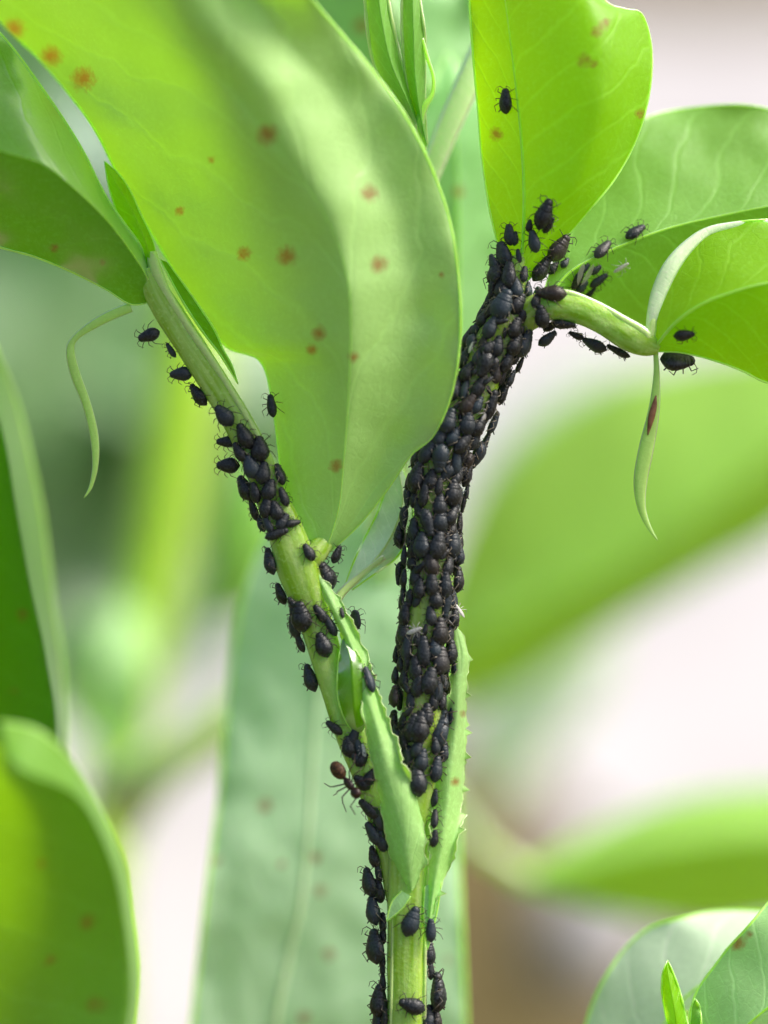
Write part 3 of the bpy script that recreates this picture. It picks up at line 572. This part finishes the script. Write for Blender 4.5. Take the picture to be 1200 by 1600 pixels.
# ------------------------------------------------------------------ plant in the lower right corner
pf = empty('bean_plant', (P(1100, 1760, 1).x, P(1100, 1760, 1).y, 0), 'pale young bean plant filling the bottom right corner with a small pointed bud', 'plant', 'bean plants around the infested one')
f6 = P(1075, 1760, 0.6)
tube3('stem', [Vector((f6.x, f6.y, 0)), Vector((f6.x, f6.y, f6.z*0.6)), P(1075, 1740, 0.5), P(1072, 1680, 0.4), P(1066, 1620, 0.3), P(1060, 1585, 0.25)], [0.22, 0.2, 0.17, 0.16, 0.12, 0.1], 'stem', pf, sides=14, square=0.12)
leaf(pf, [[(1060, 1760, 1.0), (940, 1720, 1.1), (912, 1640, 1.2), (930, 1560, 1.2), (965, 1498, 1.2), (1015, 1450, 1.2), (1085, 1430, 1.2), (1180, 1425, 1.2), (1300, 1440, 1.2), (1400, 1520, 1.1)],
          [(1070, 1760, 0.9), (1030, 1700, 0.85), (1020, 1640, 0.8), (1045, 1590, 0.8), (1080, 1550, 0.8), (1130, 1520, 0.8), (1200, 1500, 0.8), (1300, 1490, 0.9), (1400, 1520, 1.1)],
          [(1080, 1770, 1.0), (1100, 1700, 0.9), (1130, 1650, 0.9), (1200, 1620, 0.9), (1300, 1600, 0.9), (1400, 1520, 1.1)]], 'pale_white', nu=20, nv=60, und=0.05, margin=2.4, rib=3, seed=40, host=False, label='pale rounded leaf behind the bud')
leaf(pf, [[(1082, 1720, 0.3), (1072, 1620, 0.3), (1085, 1556, 0.25), (1120, 1505, 0.2), (1160, 1455, 0.15), (1200, 1412, 0.15), (1260, 1350, 0.2), (1380, 1320, 0.4)],
          [(1090, 1740, 0.1), (1120, 1660, -0.1), (1170, 1600, -0.2), (1230, 1550, -0.2), (1300, 1480, -0.1), (1380, 1320, 0.4)],
          [(1100, 1760, 0.2), (1170, 1740, 0.1), (1260, 1700, 0.1), (1340, 1600, 0.1), (1400, 1480, 0.2), (1380, 1320, 0.4)]], 'pale', nu=22, nv=80, und=0.04, margin=2.2, rib=3, seed=41, host=False, spots=[(1153, 1475, 12), (1170, 1460, 6)], label='front pale leaf with one orange brown spot')
leaf(pf, [[(1048, 1640, 0.1), (1040, 1585, 0.05), (1033, 1545, 0.0), (1036, 1515, 0), (1043, 1500, 0.02)], [(1060, 1640, 0.02), (1055, 1585, -0.12), (1048, 1545, -0.1), (1043, 1515, -0.05), (1043, 1500, 0.02)], [(1082, 1640, 0.1), (1072, 1590, 0.02), (1062, 1548, 0), (1050, 1515, 0), (1043, 1500, 0.02)]], 'bright', nu=8, nv=30, und=0.03, margin=1.6, rib=0, seed=42, name='bud', host=False, label='small pointed green bud')
leaf(pf, [[(1072, 1640, 0.1), (1078, 1600, 0.05), (1080, 1575, 0), (1086, 1560, 0)], [(1092, 1640, 0.05), (1096, 1600, -0.02), (1094, 1575, 0), (1086, 1560, 0)]], 'fresh', mid=0, nu=6, nv=16, und=0.02, margin=1.8, rib=0, seed=43, name='bud', host=False)

# ------------------------------------------------------------------ far foliage at the left
def foliage(name, label, boxes, m, seed):
    rr = random.Random(seed); V = []; F = []
    for (px0, py0, px1, py1, d0, d1, cnt, size) in boxes:
        for _ in range(cnt):
            c = P(rr.uniform(px0, px1), rr.uniform(py0, py1), rr.uniform(d0, d1))
            a = Vector((rr.uniform(-1, 1), rr.uniform(-1, 1), rr.uniform(-0.4, 1))).normalized()
            b = a.cross(Vector((rr.uniform(-1, 1), rr.uniform(-1, 1), rr.uniform(-1, 1)))).normalized()
            nn = a.cross(b)
            L = size*rr.uniform(0.7, 1.3); w = L*0.32
            i = len(V)
            V += [c-a*L/2, c-a*L*0.2+b*w+nn*0.1*L, c+a*L*0.2+b*w*0.9+nn*0.1*L, c+a*L/2, c+a*L*0.2-b*w*0.9+nn*0.1*L, c-a*L*0.2-b*w+nn*0.1*L]
            F += [(i, i+1, i+2, i+3), (i, i+3, i+4, i+5)]
    me = bpy.data.meshes.new(name); me.from_pydata(V, [], F); uvl = me.uv_layers.new(name='UVMap')
    o = link(name, me, m, smooth=False); tag(o, label, 'foliage', kind='stuff'); return o
foliage('bean_foliage', 'far blurred mass of grey green bean foliage at the upper left', [(-500, 60, 240, 980, 30, 55, 420, 6.5), (200, 620, 380, 860, 34, 50, 50, 6)], 'far', 3)

# ================================================================== insects
AV = []; AF = []
for V, F in SURF:
    o = len(AV); AV += V; AF += [tuple(i+o for i in f) for f in F if len(f) <= 4]
bvh = BVHTree.FromPolygons(AV, AF)

def body_mesh(prof, yz, name, seg=14):
    """prof: (x, radius); laid along +x (the head end), flattened in z, belly at z=0"""
    V = []; F = []
    p2 = []
    for (x0, r0), (x1, r1) in zip(prof, prof[1:]):
        for f in (0, 0.5): p2.append((x0+(x1-x0)*f, r0+(r1-r0)*f))
    p2.append(prof[-1])
    prof = [(x, r*(1+(0.022*math.sin(x*55) if abs(x) < 0.42 else 0))) for x, r in p2]
    for x, r in prof:
        for k in range(seg):
            th = 2*math.pi*k/seg; s = math.sin(th)
            z = s*r*yz*(1.0 if s > 0 else 0.62)
            V.append(Vector((x, math.cos(th)*r, z+0.12)))
    n = len(prof)
    for i in range(n-1):
        for k in range(seg):
            k2 = (k+1) % seg
            F.append((i*seg+k, i*seg+k2, (i+1)*seg+k2, (i+1)*seg+k))
    F.append(tuple(range(seg))[::-1]); F.append(tuple((n-1)*seg+k for k in range(seg)))
    return V, F

def limb(pts, rads, seg=5):
    V = []; F = []; n = len(pts)
    for i, p in enumerate(pts):
        p = Vector(p); t = (Vector(pts[min(i+1, n-1)])-Vector(pts[max(i-1, 0)])).normalized()
        a = t.cross(Vector((0.1, 0.2, 1))).normalized(); b = t.cross(a)
        for k in range(seg):
            th = 2*math.pi*k/seg; V.append(p+(a*math.cos(th)+b*math.sin(th))*rads[i])
    for i in range(n-1):
        for k in range(seg):
            k2 = (k+1) % seg; F.append((i*seg+k, i*seg+k2, (i+1)*seg+k2, (i+1)*seg+k))
    F.append(tuple(range(seg))); F.append(tuple((n-1)*seg+k for k in range(seg)))
    return V, F

def mk(name, parts, mats_):
    V = []; F = []; mi = []
    for (v, f), m in parts:
        o = len(V); V += v; F += [tuple(i+o for i in q) for q in f]; mi += [m]*len(f)
    me = bpy.data.meshes.new(name); me.from_pydata(V, [], F)
    for m in mats_: me.materials.append(M[m])
    me.polygons.foreach_set('material_index', mi); me.polygons.foreach_set('use_smooth', [True]*len(F))
    me.update(); return me

def profile(kind):
    if kind == 'fat':   return [(-.56, .02), (-.53, .07), (-.49, .13), (-.42, .22), (-.33, .285), (-.2, .325), (-.06, .32), (.04, .285), (.10, .262), (.14, .255), (.2, .235), (.26, .20), (.3, .175), (.34, .172), (.4, .15), (.44, .11), (.47, .05)]
    if kind == 'slim':  return [(-.54, .02), (-.5, .08), (-.42, .16), (-.3, .215), (-.15, .235), (0, .22), (.1, .20), (.16, .185), (.24, .175), (.3, .15), (.36, .148), (.42, .12), (.47, .04)]
    return [(-.52, .03), (-.47, .12), (-.38, .2), (-.26, .26), (-.12, .275), (0, .26), (.08, .235), (.14, .22), (.22, .20), (.3, .17), (.38, .155), (.44, .11), (.47, .04)]

LEGS = [[(.22, .12, .12), (.34, .32, .28), (.46, .46, .02)], [(.08, .16, .12), (.08, .42, .30), (.0, .58, .02)], [(-.02, .18, .12), (-.2, .46, .34), (-.44, .6, .02)]]
def leg_geo(i, s, j=0.0, sh=0.88):
    p = [(x+j*0.1*(k == 2), y*s*(sh if k else 1), z*(sh if k == 1 else 1)) for k, (x, y, z) in enumerate(LEGS[i])]
    return limb([p[0], p[1], ((p[1][0]+p[2][0])/2, (p[1][1]+p[2][1])/2, (p[1][2]+p[2][2])/2), p[2]], [.02, .017, .013, .009], 5)
def ant_geo(s): return limb([(.44, .06*s, .16), (.54, .14*s, .27), (.5, .28*s, .3), (.34, .40*s, .27)], [.017, .014, .011, .008], 4)
def corn_geo(s): return limb([(-.34, .14*s, .26), (-.44, .19*s, .34)], [.026, .018], 6)

bodies = {k: mk('body', [(body_mesh(profile(k), yz, k), 0)], ['aphid']) for k, yz in (('fat', .86), ('slim', .8), ('mid', .85))}
leg_me = {(i, s): mk('leg', [(leg_geo(i, s), 0)], ['aphid_leg']) for i in range(3) for s in (-1, 1)}
ant_me = {s: mk('antenna', [(ant_geo(s), 0)], ['aphid_leg']) for s in (-1, 1)}
corn_me = {s: mk('cornicle', [(corn_geo(s), 0)], ['aphid']) for s in (-1, 1)}
packed = []
for k, yz in (('fat', .86), ('slim', .8), ('mid', .85)):
    for legm in ('aphid_leg', 'aphid_pale_leg'):
        pr = [(body_mesh(profile(k), yz, k, 12), 0)] + [(leg_geo(i, s, random.uniform(-1, 1), 0.7), 1) for i in range(3) for s in (-1, 1)] + [(corn_geo(s), 0) for s in (-1, 1)]
        packed.append(mk('aphid', pr, ['aphid', legm]))
packed = [packed[0], packed[2], packed[4], packed[1], packed[5], packed[1], packed[3]]

def seat(px, py, dguess=0.0, dirv=None):
    """point and outward normal of the plant surface under a picture position"""
    o = CAM; v = (P(px, py, 0)-CAM).normalized()
    hit, nrm, idx, dist = bvh.ray_cast(o, v, D+6)
    if hit is not None and abs(dist-D) < 3:
        if nrm.dot(v) > 0: nrm = -nrm
        return hit, nrm
    q = P(px, py, dguess)
    hit, nrm, idx, dist = bvh.find_nearest(q)
    d = q-hit
    if d.length > 1e-4: nrm = d.normalized()
    side = nrm
    if dirv is not None and abs(dirv.dot(nrm)) > 0.75:      # holds on by its head or tail and stands out sideways
        return q, (-FWD*0.95 + nrm*0.2).normalized()
    if d.length > 0.04: hit = q - nrm*0.04       # stands out on its legs
    return hit + side*0.02, (side - FWD*0.7).normalized()

def place(o, pos, nrm, ang, length, lift=0.0):
    dirv = RIGHT*math.cos(R(ang)) + UP*math.sin(R(ang))
    x = dirv - nrm*dirv.dot(nrm)
    if x.length < 0.25: x = x + (UP - nrm*UP.dot(nrm))*0.3
    x.normalize(); y = nrm.cross(x)
    s = length*1.02/K
    wy = random.uniform(0.86, 1.14)
    m = Matrix((x*s, y*s*wy, nrm*s*random.uniform(0.9, 1.08))).transposed().to_4x4()
    m.translation = pos + nrm*(0.0+lift)
    o.matrix_world = m
    return o

GROUP = 'black aphids feeding on the bean plant'
def aphid(px, py, ang, length, label, kind='fat', group=GROUP):
    pos, nrm = seat(px, py, 0.0, RIGHT*math.cos(R(ang)) + UP*math.sin(R(ang)))
    r = bpy.data.objects.new('aphid', None); C.objects.link(r); r.empty_display_size = 0.1
    place(r, pos, nrm, ang, length); tag(r, label, 'aphid', group)
    def part(name, me):
        o = bpy.data.objects.new(name, me); C.objects.link(o); o.parent = r; return o
    part('body', bodies[kind])
    for i in range(3):
        for s in (-1, 1): part('leg', leg_me[(i, s)])
    for s in (-1, 1): part('antenna', ant_me[s]); part('cornicle', corn_me[s])
    return r

one = [
 (233, 524, 200, 36, 'highest aphid on the left stalk, hanging off its left side under the pointed leaf', 'mid'),
 (283, 584, 185, 36, 'round black aphid, second down on the left edge of the left stalk', 'fat'),
 (314, 613, 140, 40, 'black aphid, third down on the left edge of the left stalk', 'fat'),
 (350, 648, 130, 38, 'black aphid just above the left stalk cluster, fourth down the edge', 'fat'),
 (382, 680, 115, 42, 'large aphid at the top of the left stalk cluster', 'fat'),
 (354, 690, 180, 32, 'aphid sticking out sideways left of the left stalk cluster, upper of two', 'mid'),
 (356, 727, 180, 36, 'aphid sticking out sideways left of the left stalk cluster, lower of two', 'fat'),
 (406, 700, 95, 40, 'upright aphid on the right side of the left stalk cluster top', 'fat'),
 (424, 633, 100, 36, 'lone aphid on the left edge of the big leaf above the left stalk', 'slim'),
 (457, 818, 15, 26, 'round aphid at the lower right of the left stalk cluster', 'mid'),
 (428, 874, 125, 42, 'aphid on the left stalk edge just below the left cluster', 'fat'),
 (481, 863, 120, 30, 'small aphid on the base of the big leaf', 'mid'),
 (527, 866, 70, 30, 'round aphid right of the base of the big leaf', 'mid'),
 (508, 898, 135, 46, 'glossy aphid on the joint where the big leaf meets the left stalk', 'fat'),
 (443, 925, 100, 36, 'slim aphid on the left edge beside the yellow swelling of the stalk', 'mid'),
 (473, 960, 95, 48, 'big bluish aphid on the middle of the left stalk', 'fat'),
 (500, 958, 125, 34, 'upper of two slim aphids end to end beside the stipule tip', 'slim'),
 (514, 976, 120, 38, 'lower of two slim aphids end to end beside the stipule tip', 'slim'),
 (504, 1006, 110, 40, 'aphid alone on the yellow stalk left of the stipule', 'fat'),
 (553, 970, 75, 36, 'aphid sticking out right of the stipule into the gap', 'mid'),
 (533, 958, 80, 18, 'tiny grey nymph right of the stipule tip', 'slim'),
 (492, 1055, 105, 44, 'lone aphid on the left edge of the stalk above the dark green lobe', 'fat'),
 (573, 1062, 95, 42, 'thin aphid seen edge on at the right side of the stipule', 'slim'),
 (523, 1136, 145, 32, 'aphid standing out left, just under the dark green lobe', 'mid'),
 (643, 1437, 70, 48, 'lone aphid on the front of the bottom stem, upper of two', 'fat'),
 (641, 1570, 160, 42, 'lone aphid on the front of the bottom stem, lower of two', 'fat'),
 (695, 1141, 95, 66, 'largest glossy blue black aphid, beside the toothed stipule', 'fat'),
 (655, 1134, 80, 52, 'large aphid at the lower end of the dense colony, left of the largest', 'fat'),
 (626, 1156, 95, 52, 'dark aphid on the left side of the lower end of the colony', 'fat'),
 (651, 1217, 95, 50, 'aphid alone on the yellow front of the main stem below the colony', 'fat'),
 (678, 1200, 80, 42, 'aphid in the groove beside the toothed stipule, topmost of four', 'mid'),
 (681, 1246, 80, 28, 'small aphid in the groove beside the toothed stipule, second of four', 'mid'),
 (680, 1279, 90, 30, 'small aphid in the groove beside the toothed stipule, third of four', 'slim'),
 (679, 1309, 80, 28, 'small aphid in the groove beside the toothed stipule, lowest of four', 'mid'),
 (793, 157, 85, 40, 'lone black aphid high on the upright bright leaf', 'mid'),
 (853, 332, 65, 50, 'long aphid at the foot of the upright leaf, right of its midrib', 'fat'),
 (835, 376, 100, 36, 'greyish aphid just below the long one on the upright leaf', 'mid'),
 (870, 383, 60, 48, 'aphid on the right margin of the upright leaf base, upper of two', 'fat'),
 (843, 416, 60, 44, 'aphid on the right margin of the upright leaf base, lower of two', 'fat'),
 (798, 366, 95, 34, 'small aphid on the left of the upright leaf base, topmost there', 'mid'),
 (790, 398, 105, 46, 'second aphid down the left of the upright leaf base', 'mid'),
 (776, 426, 110, 44, 'aphid bulging past the left edge of the upright leaf base', 'fat'),
 (797, 430, 90, 46, 'third aphid down the left of the upright leaf base', 'mid'),
 (860, 461, 175, 46, 'sideways glossy aphid on top of the arching right stalk', 'fat'),
 (943, 393, 70, 42, 'grey black aphid on the pale right leaf, left of two', 'mid'),
 (994, 365, 45, 38, 'grey black aphid on the pale right leaf, right of two', 'mid'),
 (935, 436, 40, 34, 'slim aphid on the midrib of the pale right leaf', 'slim'),
 (922, 456, 60, 24, 'tiny aphid above the arching right stalk', 'slim'),
 (882, 501, 60, 40, 'aphid on the front of the arching right stalk', 'mid'),
 (900, 524, 150, 26, 'small aphid under the arching right stalk, nearest the main stem', 'mid'),
 (928, 537, 170, 40, 'aphid hanging under the middle of the arching right stalk', 'fat'),
 (966, 546, 160, 40, 'slim aphid hanging under the outer end of the arching right stalk', 'slim'),
 (1070, 521, 10, 32, 'aphid on the curled right leaf, upper of two', 'fat'),
 (1062, 558, 10, 54, 'big aphid at the lower edge of the curled right leaf, lower of two', 'fat'),
 (673, 1452, 90, 36, 'aphid on the right side of the bottom stem, topmost there', 'slim'),
 (678, 1548, 90, 62, 'long aphid on the right side of the bottom stem near the frame bottom', 'fat'),
 (578, 1376, 105, 46, 'aphid bulging furthest left from the bottom stem row', 'fat'),
 (588, 1476, 110, 54, 'fattest aphid on the left edge of the bottom stem', 'fat'),
 (596, 1562, 85, 54, 'bluish aphid on the left edge of the bottom stem near the frame bottom', 'fat'),
]
for a in one: aphid(*a)

n_packed = 0
def pack(px, py, ang, length, label, group=GROUP, pos=None, nrm=None, lift=0.0):
    global n_packed
    me = random.choice(packed)
    o = bpy.data.objects.new('aphid', me); C.objects.link(o)
    if pos is None: pos, nrm = seat(px, py)
    place(o, pos, nrm, ang, length, lift); tag(o, label, 'aphid', group)
    n_packed += 1
    return o

ORDS = ['topmost', 'second', 'third', 'fourth', 'fifth', 'sixth', 'seventh', 'eighth', 'ninth', 'tenth', 'eleventh', 'twelfth', 'thirteenth', 'fourteenth']
def row(lst, where):
    xs = sorted(q[0] for q in lst); ys = sorted(lst, key=lambda q: q[1]); sides = {}
    # split left from right of the group's own slanting line
    n = len(lst); my = sum(q[1] for q in lst)/n; mx = sum(q[0] for q in lst)/n
    k = sum((q[0]-mx)*(q[1]-my) for q in lst)/max(1, sum((q[1]-my)**2 for q in lst))
    for q in ys: sides.setdefault('left' if q[0] < mx+k*(q[1]-my) else 'right', []).append(q)
    for sd, l2 in sides.items():
        for i, (px, py, ang, L) in enumerate(l2):
            pack(px, py, ang, L, '%s aphid down the %s %s' % (ORDS[i], sd, where))
row([(392, 728, 110, 38), (411, 738, 80, 36), (433, 742, 95, 36), (386, 760, 130, 42), (401, 768, 100, 34), (421, 764, 75, 34), (441, 776, 110, 32), (398, 795, 100, 36), (416, 792, 80, 34), (431, 797, 110, 32), (442, 815, 60, 30), (434, 834, 20, 38), (420, 818, 120, 32), (375, 705, 120, 34), (412, 815, 100, 30)], 'side of the cluster midway up the left stalk')
row([(459, 942, 130, 26), (461, 978, 100, 38), (469, 1003, 120, 32), (463, 955, 110, 30)], 'side huddled by the big bluish one')
row([(553, 1150, 70, 34), (560, 1166, 110, 32), (545, 1165, 100, 34), (553, 1180, 140, 30), (566, 1186, 50, 26), (578, 1214, 60, 30), (565, 1222, 140, 30)], 'side of the knot beside the brown ant')
row([(577, 1262, 140, 40), (590, 1278, 110, 40), (585, 1300, 120, 42), (597, 1312, 100, 36), (590, 1336, 100, 36), (596, 1360, 80, 34), (594, 1390, 90, 40), (585, 1420, 115, 46), (600, 1440, 90, 32), (598, 1460, 90, 30), (597, 1512, 90, 24), (602, 1535, 90, 30), (604, 1500, 80, 26), (590, 1597, 95, 44), (606, 1590, 80, 34)], 'side of the row down the bottom stem edge')
row([(671, 1488, 90, 38), (673, 1515, 100, 30), (668, 1590, 80, 44), (680, 1592, 95, 36)], 'side of the group right of the bottom stem')

row([(806, 372, 80, 22), (812, 400, 100, 24), (818, 428, 80, 26), (806, 450, 95, 34), (822, 452, 60, 26), (770, 410, 110, 28), (786, 450, 100, 36), (858, 350, 60, 30), (852, 405, 50, 26), (846, 492, 100, 38), (862, 508, 80, 34), (856, 528, 60, 34), (838, 470, 80, 26), (828, 352, 80, 20), (866, 420, 60, 24), (884, 412, 70, 20), (912, 418, 50, 22), (908, 446, 60, 26), (930, 420, 40, 22)], 'side at the foot of the upright leaf')
# dense colony on the main stem: darts thrown on the stem's own surface
axis = arc(main_pts, 300)
rr = random.Random(11)
acc = []
cells = {}
BANDS = [(500, 'beside the arching stalk'), (560, 'bend under the arching stalk'), (620, 'slant above the big leaf'), (690, 'by the big leaf edge'), (750, 'just under the big leaf'), (810, 'above the small whitish leaf'), (870, 'beside the small whitish leaf'), (930, 'below the small whitish leaf'), (1000, 'level with the stipule tip'), (1060, 'above the dark lobe'), (1120, 'level with the dark lobe'), (9999, 'near the largest aphid')]
tries = 0
def axis_at(y):
    j = min(range(301), key=lambda i: abs(axis[i][1]-y)); return j
while tries < 14000 and n_packed < 240:
    tries += 1
    y = rr.uniform(455, 1185); j = axis_at(y)
    ax = axis[j]; c = P(*ax[:3]); r = ax[3]/K
    t = (P(*axis[min(j+2, 300)][:3]) - P(*axis[max(j-2, 0)][:3])).normalized()
    a = t.cross(-FWD).normalized()
    if a.dot(RIGHT) < 0: a = -a
    b = a.cross(t)
    if b.dot(-FWD) < 0: b = -b
    phi = rr.uniform(-106, 106)
    dens = 1.0
    if y > 1000: dens = 0.75 if abs(phi) > 25 else 0.4
    if y > 1120: dens *= 0.5
    if 780 < y < 1130 and -38 < phi < 2: dens = 0.3
    if rr.random() > dens: continue
    L = rr.choice((28, 32, 35, 38, 41, 44, 47)) * rr.uniform(0.92, 1.1)
    nrm = (a*math.sin(R(phi)) + b*math.cos(R(phi))).normalized()
    pos = c + nrm*r*0.92
    ok = True
    s = y; w = R(phi)*ax[3]
    for (s2, w2, L2) in acc:
        ds = (s-s2)/(0.5*(L+L2)*0.62); dw = (w-w2)/(0.5*(L+L2)*0.38)
        if ds*ds+dw*dw < 1: ok = False; break
    if not ok: continue
    acc.append((s, w, L))
    ang0 = math.degrees(math.atan2(t.dot(UP), t.dot(RIGHT)))
    ang = ang0 + rr.gauss(0, 15) + (180 if rr.random() < 0.15 else 0)
    col = 'left edge' if phi < -62 else 'left half' if phi < -20 else 'middle' if phi < 20 else 'right half' if phi < 62 else 'right edge'
    o = pack(0, 0, ang, L, None, GROUP, pos, nrm, lift=rr.uniform(0, 0.03 + (0.05 if abs(phi) > 65 else 0)))
    for top, name in BANDS:
        if y < top: break
    cells.setdefault((col, name), []).append((y, o))
ORD = ['topmost', 'second down', 'third down', 'fourth down', 'fifth down', 'sixth down', 'seventh down', 'eighth down']
for (col, name), lst in cells.items():
    lst.sort(key=lambda q: q[0])
    for k, (y, o) in enumerate(lst):
        w = '' if len(lst) == 1 else (', lowest' if k == len(lst)-1 else ', ' + ORD[k])
        o['label'] = 'aphid on the %s of the stem %s%s' % (col, name, w)
# the smallest nymphs wedged between the others: too many to tell apart, one object
NV = []; NF = []; NM = []
base = [(body_mesh(profile('slim'), .8, 'n', 8), 0)] + [(leg_geo(i, s), 1) for i in range(3) for s in (-1, 1)]
dummy = bpy.data.objects.new('tmp', None)
cnt = 0
for _ in range(2600):
    if cnt >= 40: break
    y = rr.uniform(462, 1160); j = axis_at(y); ax = axis[j]; c = P(*ax[:3]); r = ax[3]/K
    t = (P(*axis[min(j+2, 300)][:3]) - P(*axis[max(j-2, 0)][:3])).normalized()
    a = t.cross(-FWD).normalized()
    if a.dot(RIGHT) < 0: a = -a
    b = a.cross(t)
    if b.dot(-FWD) < 0: b = -b
    phi = rr.uniform(-110, 110); w = R(phi)*ax[3]; L = rr.uniform(15, 25)
    if y > 1040 and abs(phi) < 40 and rr.random() < 0.7: continue
    if any(((y-s2)/(0.5*(L+L2)*0.52))**2+((w-w2)/(0.5*(L+L2)*0.34))**2 < 1 for s2, w2, L2 in acc): continue
    acc.append((y, w, L)); cnt += 1
    nrm = (a*math.sin(R(phi)) + b*math.cos(R(phi))).normalized()
    place(dummy, c+nrm*r*0.95, nrm, math.degrees(math.atan2(t.dot(UP), t.dot(RIGHT)))+rr.gauss(0, 35), L, rr.uniform(0.0, 0.06))
    mw = dummy.matrix_world
    mw = dummy.matrix_basis
    for (v, f), mi_ in base:
        o_ = len(NV); NV += [mw @ q for q in v]; NF += [tuple(i+o_ for i in q) for q in f]; NM += [mi_]*len(f)
me = mk('aphid_nymphs', [((NV, NF), 0)], ['aphid', 'aphid_pale_leg']); me.polygons.foreach_set('material_index', NM)
o = bpy.data.objects.new('aphid_nymphs', me); C.objects.link(o)
tag(o, 'tiny dark nymphs filling the gaps of the dense colony on the main stem', 'aphids', kind='stuff')
bpy.data.objects.remove(dummy)
print('nymphs', cnt, 'dense', len(acc), 'packed', n_packed)

# winged aphid and shed skins
def winged(px, py, ang, L, label):
    r = aphid(px, py, ang, L, label, 'slim')
    for s in (-1, 1):
        V = []; F = []
        out = [(.12, .08), (-.1, .26), (-.5, .42), (-.9, .40), (-1.05, .28), (-.8, .14), (-.3, .06)]
        for x, y in out: V.append(Vector((x, y*s, .40-0.12*abs(x))))
        F.append(tuple(range(len(V))))
        me = mk('wing', [((V, F), 0)], ['wing']); o = bpy.data.objects.new('wing', me); C.objects.link(o); o.parent = r
        me.polygons.foreach_set('use_smooth', [False])
winged(899, 436, -95, 34, 'winged aphid with hazy grey wings between the upright leaf and the right stalk')
def husk(px, py, ang, L, label):
    pos, nrm = seat(px, py)
    pr = [(body_mesh([(x, r*0.7) for x, r in profile('slim')], .5, 'h', 8), 0)] + [(leg_geo(i, s), 0) for i in range(3) for s in (-1, 1)]
    o = bpy.data.objects.new('shed_skin', mk('shed_skin', pr, ['husk'])); C.objects.link(o)
    place(o, pos, nrm, ang, L, 0.03); tag(o, label, 'shed skin')
husk(968, 414, 30, 28, 'whitish shed aphid skin on the pale right leaf')
husk(906, 518, 60, 22, 'whitish shed aphid skin under the arching right stalk')
husk(704, 972, 50, 34, 'whitish shed aphid skin on the right flank of the main stem')
husk(716, 955, 130, 24, 'small pale shed skin high on the right flank of the main stem')
husk(741, 544, 80, 20, 'tiny white shed skin on the left side of the stem bend')
husk(568, 1172, 100, 22, 'pale shed skin in the knot of aphids beside the ant')
husk(650, 985, 20, 26, 'pale shed skin on the front of the main stem')
husk(755, 645, 40, 26, 'pale shed skin on the right of the stem bend')
def nymph(px, py, ang, L, label): return aphid(px, py, ang, L, label, 'slim')
nymph(268, 546, 120, 26, 'thin dark nymph between the two highest aphids of the left stalk')

# the ant: gaster out to the left, body along the stalk
ant = bpy.data.objects.new('ant', None); C.objects.link(ant); ant.empty_display_size = 0.1
pa, na = seat(548, 1218)
na = (-FWD*0.85 - RIGHT*0.45).normalized()
place(ant, P(546, 1222, -0.24), na, -44, 46); tag(ant, 'brown ant with an amber rear end clinging left of the stalk fork', 'ant')
def apart(name, geo, m):
    me = mk(name, [(geo, 0)], [m]); o = bpy.data.objects.new(name, me); C.objects.link(o); o.parent = ant; return o
def ell(cx, rx, ry, cz, n=12):
    return body_mesh([(cx-rx*math.cos(math.pi*i/n), max(0.01, ry*math.sin(math.pi*i/n))) for i in range(n+1)], .9, 'e', 14)
apart('gaster', ell(-.52, .34, .23, 0), 'ant_gaster')
apart('waist', ell(-.2, .08, .07, 0), 'ant')
apart('thorax', ell(.08, .26, .13, 0), 'ant')
apart('head', ell(.46, .2, .17, 0), 'ant')
for s in (-1, 1):
    apart('antenna', limb([(.6, .06*s, .16), (.72, .32*s, .34), (1.0, .42*s, .2)], [.022, .018, .014]), 'ant')
    for x0, x1, x2 in ((.2, .38, .62), (.08, .0, -.1), (-.02, -.32, -.62)):
        apart('leg', limb([(x0, .1*s, .1), ((x0+x1)/2, .36*s, .32), (x1, .56*s, .1), (x2, .74*s, -.1)], [.026, .024, .018, .012]), 'ant')
